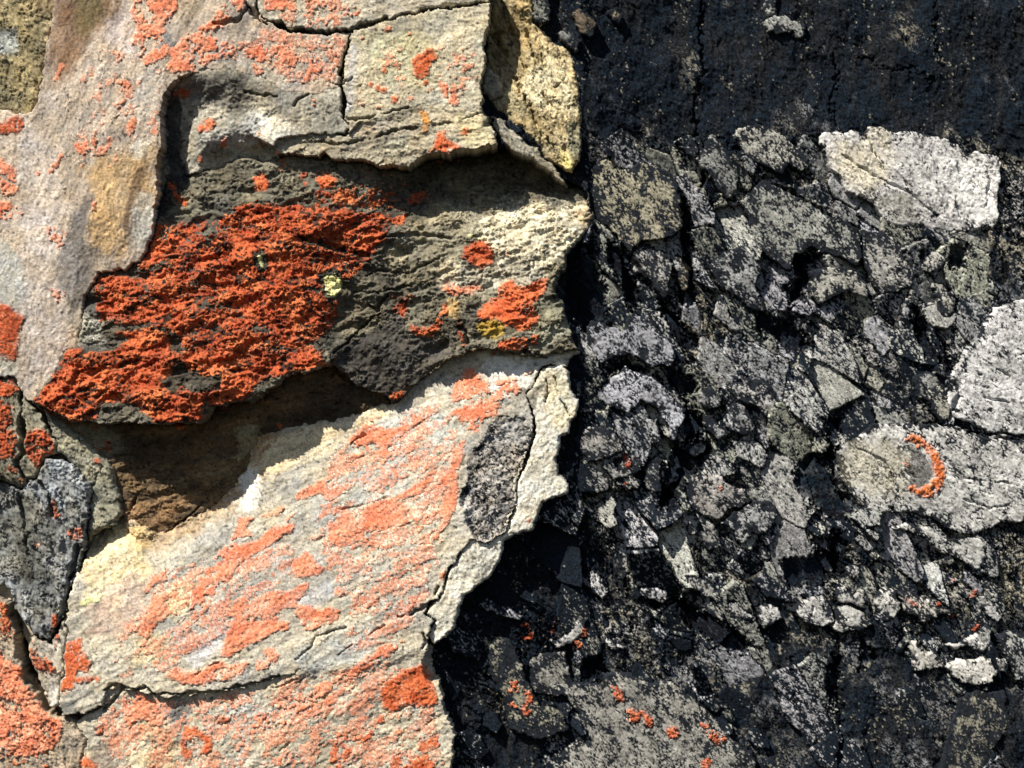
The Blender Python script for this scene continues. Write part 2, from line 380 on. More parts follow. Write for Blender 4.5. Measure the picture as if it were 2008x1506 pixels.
# ------------------------------------------------------------------ pale stones set in the dark cliff
STONES = [
 # label, outline, raise, tilt (right, down), tone, cover, part of a shared group
 ('large bright pale grey stone with a scalloped upper edge below the black rock', [(1615,262),(1630,250),(1660,258),(1680,250),(1700,258),(1712,242),(1730,245),(1760,258),(1790,252),(1830,258),(1860,268),(1895,288),(1908,300),(1916,297),(1930,292),(1966,303),(1974,314),(1968,330),(1972,345),(1966,380),(1968,420),(1960,446),(1945,440),(1910,450),(1880,452),(1850,445),(1800,435),(1775,440),(1757,435),(1740,420),(1720,400),(1700,385),(1665,370),(1650,340),(1635,325),(1625,300)], 46, (.02,-.16), (.50,.48,.43), .80),
 ('grey oval stone with dark streaks left of the large bright stone', [(1443,262),(1455,245),(1480,240),(1505,238),(1530,255),(1545,262),(1565,275),(1582,295),(1592,318),(1580,333),(1568,325),(1550,318),(1545,340),(1525,330),(1490,312),(1465,300),(1455,280)], 40, (-.05,-.1), (.30,.29,.24), .60),
 ('fan-shaped grey stone pointing left under the black rock', [(1330,275),(1350,285),(1352,265),(1375,262),(1380,285),(1400,258),(1420,270),(1435,290),(1440,320),(1455,345),(1450,370),(1430,385),(1415,370),(1400,340),(1385,325),(1365,305),(1345,290)], 38, (.0,-.08), (.24,.24,.21), .60),
 ('olive mottled stone beside the right end of the lit ledge', [(1150,345),(1165,315),(1195,305),(1215,330),(1245,325),(1262,310),(1280,320),(1310,330),(1330,345),(1335,380),(1345,405),(1342,440),(1320,460),(1290,468),(1262,470),(1240,495),(1215,470),(1195,440),(1170,430),(1160,400)], 34, (.10,-.04), (.24,.22,.15), .52),
 ('small grey stone hanging under the olive mottled stone', [(1245,495),(1265,475),(1300,490),(1320,500),(1318,540),(1315,575),(1305,585),(1290,570),(1270,545),(1250,530),(1238,505)], 30, (.05,.0), (.25,.24,.21), .55),
 ('narrow brownish sliver of stone beside a black cleft', [(1332,500),(1345,505),(1360,525),(1355,560),(1343,570),(1335,545)], 28, (.0,.0), (.20,.17,.11), .62),
 ('broad dark grey mottled stone below the two grey stones', [(1460,390),(1480,365),(1500,345),(1525,350),(1560,360),(1590,375),(1620,400),(1640,420),(1690,440),(1695,470),(1700,500),(1690,520),(1660,505),(1620,495),(1600,480),(1565,500),(1560,530),(1540,520),(1515,505),(1490,480),(1480,450),(1470,420)], 40, (.06,-.04), (.25,.25,.21), .52),
 ('grey stone with a thin bright lower rim over a black hollow', [(1395,515),(1430,490),(1455,480),(1475,495),(1500,520),(1490,560),(1505,590),(1510,610),(1490,612),(1465,590),(1430,570),(1410,555),(1398,530)], 40, (.0,-.12), (.25,.25,.23), .55),
 ('squarish grey stone to the right of a black notch', [(1595,528),(1625,522),(1660,520),(1690,530),(1710,560),(1715,585),(1700,580),(1670,570),(1640,580),(1618,597),(1600,582),(1590,570)], 40, (.02,-.1), (.29,.28,.23), .66),
 ('tall streaked grey stone under the left foot of the large bright stone', [(1700,450),(1740,450),(1770,480),(1800,520),(1795,560),(1770,570),(1735,575),(1715,550),(1700,500)], 32, (-.06,.0), (.30,.29,.25), .58),
 ('small cracked pale stone below the large bright stone', [(1810,490),(1860,490),(1865,520),(1845,542),(1822,530)], 30, (.0,-.1), (.34,.33,.28), .70),
 ('thin upright pale stone in the dark rock left of the bright right edge', [(1838,550),(1860,560),(1885,590),(1880,612),(1860,620),(1850,600)], 26, (.0,.0), (.28,.27,.22), .6),
 ('spread grey stone with a dark smooth face near the white slab edge', [(1150,640),(1160,628),(1185,635),(1225,650),(1235,620),(1270,615),(1300,650),(1320,680),(1330,700),(1320,715),(1280,715),(1255,708),(1240,695),(1215,700),(1175,712),(1165,690),(1155,665)], 40, (.05,-.06), (.27,.27,.27), .62),
 ('large ragged pale grey stone tapering downward into two points', [(1165,770),(1180,750),(1215,735),(1230,718),(1270,735),(1300,755),(1335,790),(1350,805),(1345,825),(1335,845),(1335,875),(1322,865),(1310,840),(1300,810),(1285,800),(1260,785),(1235,812),(1210,800),(1180,785)], 44, (.0,-.12), (.34,.34,.34), .68),
 ('small hooked pale stone under the ragged tapering stone', [(1230,830),(1250,825),(1290,825),(1298,850),(1295,868),(1275,873),(1262,850),(1245,838)], 34, (.0,-.1), (.30,.30,.28), .66),
 ('rounded grey stone just right of the white slab rim', [(1125,860),(1150,840),(1190,842),(1215,860),(1222,880),(1200,895),(1170,905),(1155,910),(1140,885)], 34, (.08,-.02), (.26,.25,.22), .58),
 ('grey pebble carrying a small red lichen', [(1205,900),(1235,890),(1258,905),(1262,925),(1240,935),(1212,925)], 34, (.0,-.06), (.24,.23,.20), .58),
 ('knobbly pale pebble below the pebble with red lichen', [(1210,942),(1240,932),(1262,945),(1255,960),(1230,962)], 34, (.0,-.1), (.32,.31,.26), .68),
 ('dull grey pebble in the shade beside the red lichen pebble', [(1268,910),(1290,895),(1305,905),(1298,930),(1300,965),(1280,970),(1265,945)], 32, (.1,.0), (.20,.20,.18), .55),
 ('pale angular stone with a tiny orange fleck on its top', [(1345,965),(1355,940),(1390,925),(1420,940),(1440,955),(1465,965),(1478,985),(1460,998),(1435,1000),(1425,1010),(1410,1022),(1385,1015),(1360,1000)], 44, (.02,-.1), (.33,.31,.27), .66),
 ('kidney-shaped grey stone below the angular stone', [(1345,1040),(1360,1020),(1380,1020),(1400,1035),(1420,1050),(1418,1075),(1395,1085),(1380,1070),(1375,1050),(1355,1055)], 40, (.0,-.08), (.30,.29,.25), .70),
 ('wide grey stone wedged right of the angular stone', [(1418,1030),(1450,1005),(1485,985),(1520,985),(1530,1000),(1525,1030),(1510,1050),(1480,1050),(1460,1070),(1445,1050),(1440,1040)], 40, (.02,-.08), (.27,.27,.25), .62),
 ('pale wedge stone pointing to the black hollow in the middle of the dark cliff', [(1385,810),(1400,815),(1415,835),(1440,850),(1415,865),(1390,845)], 34, (.0,-.08), (.32,.32,.30), .66),
 ('round speckled stone between two black clefts', [(1425,820),(1445,790),(1470,800),(1485,830),(1488,850),(1465,855),(1435,845)], 38, (.0,-.08), (.30,.30,.28), .62),
 ('small speckled stone above the wedge stone', [(1375,770),(1400,760),(1420,775),(1415,800),(1395,805),(1380,790)], 34, (.0,-.08), (.26,.26,.24), .58),
 ('speckled stone with a pointed lower end right of the small speckled stone', [(1430,760),(1460,740),(1500,745),(1530,770),(1525,800),(1510,820),(1490,800),(1460,790),(1440,775)], 38, (.0,-.08), (.28,.27,.24), .58),
 ('big pale slab filling the right margin above the long dark crack', [(1870,740),(1895,705),(1930,650),(1965,600),(2008,575),(2008,858),(1990,852),(1950,848),(1910,830),(1880,820),(1868,790)], 46, (.03,-.08), (.46,.45,.41), .76),
 ('big pale slab with a horseshoe of orange lichen on it', [(1655,870),(1690,860),(1720,830),(1800,832),(1880,836),(1930,853),(2008,862),(2008,1030),(1985,1025),(1945,1040),(1900,1055),(1870,1040),(1835,1020),(1790,1008),(1735,1008),(1700,1000),(1680,975),(1660,950),(1650,910)], 50, (.06,-.08), (.44,.43,.38), .70),
 ('flat pale shard with a squared right end under the horseshoe slab', [(1758,1035),(1790,1032),(1830,1040),(1860,1058),(1900,1062),(1920,1056),(1943,1070),(1942,1100),(1930,1125),(1905,1110),(1870,1090),(1855,1085),(1820,1060),(1790,1045)], 36, (.0,-.1), (.40,.39,.34), .78),
 ('short pale chip left of the flat shard', [(1703,1036),(1722,1032),(1740,1042),(1738,1050),(1715,1046)], 26, (.0,-.1), (.38,.37,.33), .85),
 ('pale stone with a radial crack, second from the left in the lower row', [(1560,1205),(1575,1185),(1600,1178),(1630,1180),(1640,1200),(1645,1225),(1625,1235),(1595,1230),(1575,1215)], 38, (.0,-.1), (.38,.37,.33), .74),
 ('notched pale stone shaped like a heart in the lower row', [(1646,1176),(1650,1160),(1665,1157),(1680,1174),(1700,1157),(1708,1180),(1702,1200),(1682,1190),(1655,1186)], 38, (.0,-.1), (.40,.39,.34), .76),
 ('pale stone with a flat bright underside below the heart-shaped stone', [(1650,1197),(1670,1195),(1700,1210),(1722,1230),(1700,1245),(1660,1245),(1640,1238)], 38, (.0,-.12), (.38,.37,.32), .72),
 ('upright oval pale stone right of a black cleft in the lower row', [(1725,1175),(1740,1160),(1765,1165),(1775,1190),(1765,1215),(1750,1225),(1730,1210)], 38, (.0,-.08), (.38,.37,.32), .76),
 ('single pale stone at the left end of the lower row', [(1488,1195),(1510,1190),(1535,1205),(1542,1218),(1520,1230),(1505,1240),(1493,1215)], 36, (.0,-.1), (.38,.37,.33), .74),
 ('jumbled pale stone dotted with red lichen in the lower row', [(1775,1165),(1800,1165),(1815,1180),(1850,1178),(1872,1200),(1882,1210),(1850,1215),(1820,1228),(1800,1210),(1780,1205)], 36, (.0,-.08), (.38,.36,.30), .64),
 ('pale stone with a tail pointing up and a rusty left edge', [(1796,1262),(1808,1265),(1815,1285),(1840,1283),(1860,1300),(1862,1315),(1820,1322),(1800,1325)], 34, (.0,-.1), (.44,.42,.35), .80),
 ('smooth rounded cream stone near the lower right corner', [(1863,1310),(1890,1300),(1910,1302),(1930,1295),(1955,1305),(1965,1325),(1960,1345),(1935,1352),(1900,1345),(1880,1335)], 40, (.0,-.12), (.47,.45,.38), .90),
 ('wing-shaped pale stone at the right end of the lower row', [(1935,1194),(1960,1188),(1968,1200),(1976,1212),(1966,1224),(1950,1215)], 34, (.0,-.1), (.42,.41,.37), .82),
 ('pale broken stone with a red lichen line along its edge', [(1868,1265),(1890,1270),(1915,1255),(1945,1232),(1960,1240),(1950,1265),(1935,1282),(1905,1275),(1880,1280)], 34, (.0,-.1), (.44,.43,.38), .72),
 ('grey stone cut by the right margin above the lower corner', [(1968,1255),(1985,1245),(2008,1258),(2008,1345),(2000,1340),(1996,1315),(1985,1300),(1972,1280)], 34, (-.05,-.06), (.32,.32,.28), .62),
 ('small grey block tucked left of the margin stone', [(1966,1300),(1984,1298),(1993,1318),(1986,1326),(1970,1324)], 32, (.0,-.08), (.33,.32,.28), .74),
 ('small pale stone just above the heart-shaped stone', [(1668,1120),(1685,1114),(1696,1122),(1694,1140),(1680,1138),(1668,1132)], 32, (.0,-.1), (.36,.35,.31), .76),
 ('small pale stone standing alone in the lower dark rock', [(1260,1165),(1275,1158),(1310,1165),(1320,1178),(1305,1190),(1270,1180)], 30, (.0,-.1), (.36,.35,.33), .72),
 ('slanted speckled stone right of the lone pale stone', [(1345,1132),(1370,1132),(1390,1145),(1405,1165),(1400,1178),(1380,1172),(1360,1155)], 30, (.0,-.08), (.32,.31,.27), .66),
 ('slanted pale stone left of the lower row of stones', [(1430,1180),(1450,1185),(1470,1205),(1490,1215),(1480,1225),(1450,1215),(1435,1200)], 30, (.0,-.08), (.34,.33,.30), .68),
 ('broad mottled grey slab with several orange lichens at the bottom edge', [(1042,1300),(1060,1290),(1110,1285),(1118,1330),(1125,1345),(1180,1350),(1190,1330),(1240,1330),(1278,1350),(1310,1343),(1340,1360),(1370,1385),(1420,1430),(1440,1460),(1480,1485),(1500,1508),(1090,1508),(1110,1475),(1150,1450),(1135,1410),(1110,1375),(1060,1370),(1040,1350)], 34, (.04,-.05), (.25,.24,.20), .60),
 ('mottled olive stone between the slab corner and the bottom slab', [(945,1255),(975,1250),(1000,1262),(1020,1300),(1030,1330),(1060,1390),(1100,1400),(1120,1440),(1060,1460),(1000,1440),(985,1380),(960,1320)], 22, (.04,-.02), (.22,.21,.15), .45),
 ('long pale splinter beside the lower corner of the lit slab', [(937,1187),(950,1178),(990,1195),(1020,1210),(1024,1221),(990,1213),(955,1200)], 26, (.0,-.06), (.36,.36,.36), .85),
 ('curled pale flake with orange lichen at its right tip', [(1075,1265),(1098,1262),(1118,1246),(1135,1222),(1155,1218),(1145,1248),(1122,1270),(1090,1276)], 30, (.0,-.08), (.36,.35,.31), .84),
 ('tiny white flake in the dark rock above the bottom slab', [(1188,1258),(1208,1265),(1230,1275),(1200,1283)], 26, (.0,-.08), (.40,.39,.35), .85),
 ('lone grey stone high in the black rock at the top', [(1505,35),(1520,22),(1545,20),(1560,30),(1585,40),(1590,55),(1575,70),(1560,55),(1530,60),(1510,55)], 26, (.0,-.06), (.24,.24,.21), .66),
 ('small grey stone at the top edge above the lone grey stone', [(1505,12),(1515,2),(1530,2),(1528,18),(1512,22)], 24, (.0,-.06), (.24,.24,.21), .64),
 ('brown streaked stone in the black rock right of the yellow slab', [(1120,22),(1135,10),(1155,20),(1168,45),(1165,70),(1148,72),(1132,55)], 28, (.0,-.04), (.11,.085,.055), .72),
 ('little tan stone right of the brown streaked stone', [(1190,18),(1205,12),(1222,28),(1218,45),(1206,38)], 22, (.0,-.04), (.24,.20,.12), .64),
 ('grey green stone behind the top of the yellow slab', [(1036,2),(1065,2),(1082,20),(1080,42),(1060,48),(1045,30)], 30, (.0,-.04), (.15,.15,.12), .72),
 ('grey stone behind the shoulder of the yellow slab', [(1090,62),(1115,52),(1138,78),(1132,100),(1112,92)], 28, (.0,-.04), (.13,.13,.115), .72),
 ('pale crag at the right margin below the long black cleft', [(1800,740),(1830,725),(1862,738),(1860,780),(1838,792),(1810,780)], 34, (.0,-.06), (.24,.24,.21), .58),
 ('grey lump above the horseshoe slab beside a black oval hollow', [(1830,765),(1850,755),(1872,790),(1872,818),(1850,828),(1832,805)], 36, (.0,-.06), (.33,.32,.25), .66),
 ('faint olive stone low in the dark rock near the bottom right corner', [(1890,1380),(1930,1360),(1985,1365),(1990,1430),(1960,1480),(1910,1508),(1840,1508),(1870,1450)], 16, (.0,.0), (.16,.15,.11), .42),
]
r = np.random.default_rng(21)
for lab, poly, up, (gx, gy), tone, cover in STONES:
    p = np.array(poly, float)
    mx, my = p.mean(0)
    w = max(np.ptp(p[:, 0]), np.ptp(p[:, 1])) * .6
    hb = bed(mx, my) + up * .5 + 3
    ct = [(mx, my, hb + 3), (mx - w, my, hb - gx * w), (mx + w, my, hb + gx * w), (mx, my - w, hb - gy * w), (mx, my + w, hb + gy * w)]
    q = r.uniform(.6, .78); t2 = tuple(v * q for v in tone)
    tone = tuple(min(v * q2, .66) for v, q2 in zip(tone, (1.24, 1.28, 1.42))); t2 = tuple(v * q2 for v, q2 in zip(t2, (1.24, 1.28, 1.42)))
    rock('stone', lab, poly, ct, (tone, t2), grain=(float(r.choice([50, 57, 64])), 2.4, 14), amp=2.4, edge=(2.5, 2.5), fine=.5, cover=cover - .04, cat='stone', spots=.10, streak=.45,
         group='pale stones set in the dark cliff', warp=.75, mat='rock')
stone_ids = list(range(len(PIECES) - len(STONES), len(PIECES)))

# ------------------------------------------------------------------ the lit outcrop at the left, block by block
LG = 'blocks of the sunlit outcrop'
# the body of the outcrop behind its blocks, running on beyond the picture (setting)
body = (PX < EX - np.where(PY < 335, 200, 45))
hb_ = -62 + 45 * sm(-60, -200, PX) + 26 * fbm(210, 141)[ALL] + 12 * flaky(ALL, -20, 2.4, 40, 143)
cb_ = lerp(V3((.42, .375, .29)), V3((.24, .225, .18)), sm(-.4, .4, fbm(90, 145, -20, 2.0, 5, .65)[ALL])) * (1 + .15 * WHITE + .2 * noise(9, 146)[ALL])[..., None]
LABEL[body] = len(PIECES); H[body] = hb_[body]; COL[body] = cb_[body]
PIECES.append(dict(name='outcrop_face', label=None, cat=None, group=None, parent=None, kind='structure', mat='rock'))
iP = rock('rock_block', 'rough olive brown rock in the top left corner', [(0,0),(118,0),(100,60),(90,130),(72,200),(55,228),(0,220)],
     [(0,0,-40),(110,0,-18),(0,200,-30),(60,200,-8)], ((.30,.25,.14),(.16,.14,.085)), grain=(60,1.6,26), amp=6, spots=.12, group=LG)
iA = rock('rock_block', 'smooth tan rock rib running down the left side', [(112,0),(500,0),(500,22),(530,48),(560,60),(640,66),(692,62),(683,85),(672,110),(668,165),(672,232),(700,245),(560,300),(450,240),(390,215),(350,190),(325,185),(318,230),(320,290),(310,330),(318,380),(305,430),(290,490),(250,530),(190,535),(165,580),(158,640),(150,680),(128,690),(118,720),(95,745),(65,785),(45,778),(25,740),(0,740),(0,215),(60,222),(78,190),(88,120),(98,50)],
     [(180,0,-4),(400,20,10),(660,90,4),(200,200,18),(300,300,16),(60,300,6),(0,400,0),(180,430,16),(100,600,8),(60,770,-12),(0,720,-6),(310,400,6),(440,120,6),(280,480,-4),(160,600,0)],
     ((.48,.405,.325),(.36,.305,.25)), grain=(-72,3.0,30), amp=1.9, edge=(3,2), spots=.06, streak=.22, group=LG)
iB = rock('rock_block', 'grey rock above the ragged crack along the top edge', [(500,0),(962,0),(960,6),(930,8),(870,14),(830,20),(762,36),(745,44),(700,55),(672,60),(620,60),(562,53),(552,40),(530,44),(505,25)],
     [(500,0,6),(700,20,12),(960,0,6),(600,50,10)], ((.50,.45,.35),(.40,.37,.30)), grain=(-10,1.8,24), amp=2, edge=(3,2), spots=.06, group=LG)
iC = rock('rock_block', 'weathered grey rock with a dark hollow left of the vertical crack', [(325,182),(340,163),(380,142),(440,132),(520,152),(560,182),(620,182),(668,167),(674,200),(674,232),(700,240),(690,262),(600,264),(545,270),(540,300),(520,312),(450,312),(420,332),(350,347),(325,382),(310,440),(300,440),(310,380),(308,330),(318,290),(316,230)],
     [(335,200,-58),(400,180,-26),(335,330,-66),(345,260,-56),(480,175,-8),(440,145,5),(385,148,5),(520,158,4),(575,185,4),(600,200,3),(670,185,4),(670,215,5),(480,260,-8),(400,270,-16),(540,250,2),(620,250,2)],
     ((.45,.42,.345),(.28,.265,.215)), grain=(-25,1.7,26), amp=4, edge=(2,.5), spots=.10, blend=(60, lambda x, y: sm(380, 430, x)), group=LG)
iD = rock('rock_block', 'flat greenish grey rock right of the vertical crack', [(695,60),(762,40),(832,24),(962,9),(957,60),(949,90),(951,170),(942,172),(945,214),(960,240),(930,262),(860,250),(800,265),(745,285),(690,285),(677,230),(678,200),(671,165),(675,115),(686,85)],
     [(700,70,8),(950,30,14),(700,220,10),(940,200,18),(820,120,14)], ((.50,.455,.335),(.38,.35,.265)), grain=(-12,1.6,26), amp=2.2, edge=(3,2.5), spots=.08, streak=.25, group=LG)
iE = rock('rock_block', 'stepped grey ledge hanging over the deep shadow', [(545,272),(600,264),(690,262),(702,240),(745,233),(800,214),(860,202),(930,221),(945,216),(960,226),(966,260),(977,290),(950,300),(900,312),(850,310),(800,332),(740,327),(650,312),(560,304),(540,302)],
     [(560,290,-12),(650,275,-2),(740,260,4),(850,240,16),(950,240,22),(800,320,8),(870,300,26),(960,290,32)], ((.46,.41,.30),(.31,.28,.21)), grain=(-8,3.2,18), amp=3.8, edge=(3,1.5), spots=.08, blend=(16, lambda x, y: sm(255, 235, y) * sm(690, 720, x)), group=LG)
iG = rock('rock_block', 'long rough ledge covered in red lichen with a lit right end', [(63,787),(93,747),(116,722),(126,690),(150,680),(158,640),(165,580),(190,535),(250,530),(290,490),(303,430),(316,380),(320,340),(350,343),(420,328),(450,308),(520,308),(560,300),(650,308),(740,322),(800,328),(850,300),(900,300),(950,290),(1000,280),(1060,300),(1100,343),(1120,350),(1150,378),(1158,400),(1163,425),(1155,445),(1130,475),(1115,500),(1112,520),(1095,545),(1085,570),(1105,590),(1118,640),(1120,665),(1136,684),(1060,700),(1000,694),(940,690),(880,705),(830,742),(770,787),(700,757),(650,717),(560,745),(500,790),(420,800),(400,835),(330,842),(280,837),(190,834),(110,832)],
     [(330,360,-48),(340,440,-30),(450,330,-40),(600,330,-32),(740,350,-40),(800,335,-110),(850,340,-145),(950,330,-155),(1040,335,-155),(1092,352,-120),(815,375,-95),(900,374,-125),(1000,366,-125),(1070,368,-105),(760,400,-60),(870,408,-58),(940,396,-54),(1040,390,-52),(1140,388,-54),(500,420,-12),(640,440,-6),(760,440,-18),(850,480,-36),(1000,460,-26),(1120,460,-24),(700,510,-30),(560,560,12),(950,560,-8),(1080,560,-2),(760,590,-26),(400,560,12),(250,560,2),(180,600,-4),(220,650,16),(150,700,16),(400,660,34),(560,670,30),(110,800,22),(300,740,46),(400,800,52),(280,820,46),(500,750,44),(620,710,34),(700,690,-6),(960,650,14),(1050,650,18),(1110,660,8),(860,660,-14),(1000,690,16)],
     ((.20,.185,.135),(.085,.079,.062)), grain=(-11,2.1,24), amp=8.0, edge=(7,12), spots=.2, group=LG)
iH = rock('rock_block', 'dark brown wedge rock under the right half of the red ledge', [(640,717),(655,692),(700,667),(745,640),(785,615),(800,655),(850,663),(885,655),(895,685),(870,707),(830,742),(790,780),(770,787),(700,757)],
     [(650,710,-6),(780,630,-14),(880,680,-40),(700,740,-12),(770,780,-30),(800,700,-12),(830,700,-26)], ((.095,.088,.076),(.05,.047,.042)), grain=(-40,1.6,24), amp=5, edge=(3,1), spots=.12, blend=(26, lambda x, y: sm(735, 700, y)), group=LG)
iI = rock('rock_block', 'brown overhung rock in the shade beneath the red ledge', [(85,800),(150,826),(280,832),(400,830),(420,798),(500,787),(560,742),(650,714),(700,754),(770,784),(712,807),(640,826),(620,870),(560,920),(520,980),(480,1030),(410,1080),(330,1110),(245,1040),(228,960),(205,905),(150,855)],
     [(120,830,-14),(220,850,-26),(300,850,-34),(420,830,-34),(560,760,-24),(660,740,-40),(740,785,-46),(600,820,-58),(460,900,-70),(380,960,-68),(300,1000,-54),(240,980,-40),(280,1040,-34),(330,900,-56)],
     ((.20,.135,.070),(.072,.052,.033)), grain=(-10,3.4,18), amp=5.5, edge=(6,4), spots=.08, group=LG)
iS = rock('rock_block', 'small green grey rock left of the shaded brown hollow', [(80,795),(150,848),(208,900),(230,960),(242,1012),(212,1032),(166,1062),(174,1000),(172,955),(132,902),(112,884),(100,850)],
     [(90,810,0),(160,880,-10),(220,960,-16),(190,1030,-8)], ((.30,.29,.22),(.18,.175,.135)), grain=(50,1.8,18), amp=4.5, spots=.12, group=LG)
iQ = rock('rock_block', 'narrow cracked rock with red lichen at the left margin', [(0,742),(28,742),(46,780),(66,795),(86,830),(108,872),(114,888),(90,897),(72,932),(40,955),(0,925)],
     [(0,760,-12),(60,820,-14),(100,885,-10),(0,900,0),(40,940,-10)], ((.30,.28,.21),(.17,.16,.12)), grain=(70,1.8,18), amp=4, spots=.1, group=LG)
iN = rock('rock_block', 'blue grey foliated rock standing at the left margin', [(0,930),(40,957),(72,934),(92,898),(132,905),(165,930),(176,960),(174,1000),(162,1062),(156,1085),(150,1122),(136,1152),(125,1192),(110,1232),(100,1262),(60,1242),(32,1202),(15,1155),(0,1140)],
     [(0,950,-34),(100,910,2),(170,960,6),(60,1040,-14),(0,1100,-40),(150,1080,4),(100,1240,0),(40,1200,-12)], ((.29,.30,.30),(.10,.105,.10)), grain=(72,2.6,18), amp=8, edge=(5,6), spots=.16, group=LG)  # dark second tone paints in its vertical black shadows
iR = rock('rock_block', 'thin pale sliver of rock between two dark cracks at lower left', [(60,1246),(100,1266),(112,1240),(126,1204),(130,1260),(121,1330),(116,1380),(104,1396),(86,1362),(62,1302),(54,1268)],
     [(70,1260,-4),(115,1230,-2),(105,1385,4)], ((.46,.43,.36),(.36,.32,.26)), grain=(75,2,20), amp=3, edge=(6,10), spots=.06, group=LG)
iO = rock('rock_block', 'orange crusted rock in the bottom left corner', [(0,1148),(16,1185),(24,1240),(44,1312),(72,1364),(94,1398),(126,1403),(150,1412),(170,1450),(150,1506),(0,1506)],
     [(0,1160,-16),(30,1300,-2),(90,1400,6),(0,1500,14),(150,1480,10)], ((.42,.34,.25),(.28,.24,.19)), grain=(55,1.6,18), amp=4, spots=.1, group=LG)
iJ = rock('rock_block', 'big cream slab with slanting streaks of orange lichen', [(302,1046),(384,1012),(444,967),(478,917),(502,857),(560,840),(640,826),(712,807),(778,787),(832,742),(882,702),(940,686),(1000,691),(1060,700),(1128,683),(1136,690),(1110,716),(1066,722),(1032,770),(1044,802),(1042,870),(1018,940),(1012,990),(985,1056),(930,1075),(905,1080),(880,1120),(860,1170),(832,1200),(855,1217),(840,1242),(830,1295),(720,1321),(620,1331),(545,1351),(500,1368),(420,1384),(320,1388),(270,1380),(210,1373),(195,1385),(165,1397),(128,1402),(118,1380),(123,1330),(132,1260),(128,1204),(140,1152),(156,1112),(166,1064),(212,1034),(250,1018)],
     [(300,1060,-30),(480,930,-42),(600,850,-48),(780,800,-46),(900,710,-40),(1110,695,-14),(200,1050,-8),(150,1200,4),(400,1080,-16),(600,1000,-20),(800,920,-18),(900,860,-12),(1000,760,-10),(300,1200,14),(550,1150,10),(800,1080,8),(890,1040,8),(140,1360,16),(300,1330,26),(500,1290,24),(700,1240,20),(840,1200,14)],
     ((.50,.46,.365),(.35,.335,.295)), grain=(-28,4.2,20), amp=1.9, edge=(3,2), spots=.05, streak=.36, fine=.5, blend=(60, lambda x, y: sm(570, 500, x) * sm(1110, 1060, y)), group=LG)
iL = rock('rock_block', 'bright white rim of rock along the edge over the dark cliff', [(1066,724),(1100,716),(1113,730),(1121,760),(1134,790),(1131,815),(1119,830),(1116,850),(1100,856),(1098,880),(1089,897),(1100,930),(1116,950),(1114,968),(1062,985),(1056,1005),(1046,1036),(1010,1051),(989,1061),(986,1086),(961,1131),(912,1171),(901,1191),(891,1231),(871,1251),(850,1263),(838,1246),(856,1217),(836,1202),(862,1170),(882,1120),(906,1082),(922,1056),(955,1064),(988,1048),(1012,992),(1016,942),(1036,900),(1050,852),(1046,802),(1032,772)],
     [(1080,730,-6),(1125,800,-14),(1040,790,-6),(1070,880,-2),(1100,950,-10),(1030,1000,2),(980,1060,2),(930,1120,6),(960,1120,-4),(870,1200,10),(860,1250,4)], ((.70,.675,.58),(.55,.53,.45)), grain=(-55,1.8,22), amp=2.2, edge=(5,7), spots=.05, warp=0.55, group=LG)
iK = rock('rock_block', 'dark grey oval flake set against the white slab edge', [(958,834),(985,818),(1022,824),(1046,852),(1032,900),(1013,940),(1009,990),(986,1046),(955,1062),(920,1052),(905,1010),(903,960),(915,920),(931,880)],
     [(960,850,-10),(1030,850,-6),(910,980,-10),(960,1050,-6),(990,950,-4)], ((.38,.36,.33),(.20,.19,.18)), grain=(-30,2.0,14), amp=4.0, edge=(3,3), spots=.1, streak=.5, warp=2.0, cover=.56, blend=(14, lambda x, y: sm(990, 960, x)), group=LG)
iM = rock('rock_block', 'lower block of mottled rock below the long horizontal crack', [(198,1387),(212,1347),(270,1354),(320,1362),(420,1358),(500,1342),(545,1325),(620,1305),(720,1295),(830,1269),(842,1262),(852,1310),(863,1345),(868,1382),(886,1412),(889,1450),(882,1506),(150,1506),(168,1450),(150,1412),(168,1400)],
     [(220,1370,8),(400,1380,10),(700,1310,18),(850,1300,14),(880,1450,10),(600,1480,26),(300,1480,18),(180,1480,6)], ((.52,.465,.355),(.38,.35,.28)), grain=(-30,2.4,26), amp=2.6, edge=(2,1), spots=.08, fine=.6, blend=(24, lambda x, y: sm(540, 600, x) * sm(1345, 1325, y)), group=LG)
iF = rock('rock_block', 'yellow ochre slab leaning behind the corner of the outcrop', [(964,0),(1030,0),(1047,40),(1075,66),(1095,86),(1115,98),(1127,118),(1130,150),(1136,180),(1139,220),(1142,285),(1135,312),(1120,334),(1088,318),(1066,298),(1050,270),(1005,236),(976,212),(958,192),(953,150),(951,100),(959,50)],
     [(965,20,-80),(1020,10,-36),(960,120,-100),(1000,60,-90),(985,30,-84),(992,105,-88),(1030,120,-36),(1120,130,-30),(970,200,-50),(1060,240,-28),(1135,280,-24),(1120,325,-24),(1090,190,-24)], ((.45,.375,.225),(.29,.235,.125)), grain=(68,2.6,15), amp=6.0, edge=(5,7), spots=.20, warp=0.7, group=LG)
iX = rock('rock_block', 'small grey wedge stone jammed between the upper block and the yellow slab', [(944,176),(952,128),(975,142),(985,165),(978,188),(962,196)], [(950,150,-22),(975,170,-30)], ((.25,.24,.20),(.19,.18,.15)), amp=2, spots=.05, group=LG)
iY = rock('rock_block', 'thin pale splinter pointing at the notch beside the deep shadow', [(964,222),(990,236),(1012,262),(1048,290),(1074,312),(1096,336),(1118,362),(1104,357),(1078,338),(1048,316),(1016,300),(990,284),(970,252)],
     [(970,230,-20),(1040,300,-24),(1110,355,-30)], ((.34,.32,.26),(.24,.22,.17)), grain=(42,3,12), amp=3, edge=(5,8), spots=.08, group=LG)
LEFT = [iP, iA, iB, iC, iD, iE, iG, iH, iI, iS, iQ, iN, iR, iO, iJ, iK, iL, iM, iF, iX, iY]

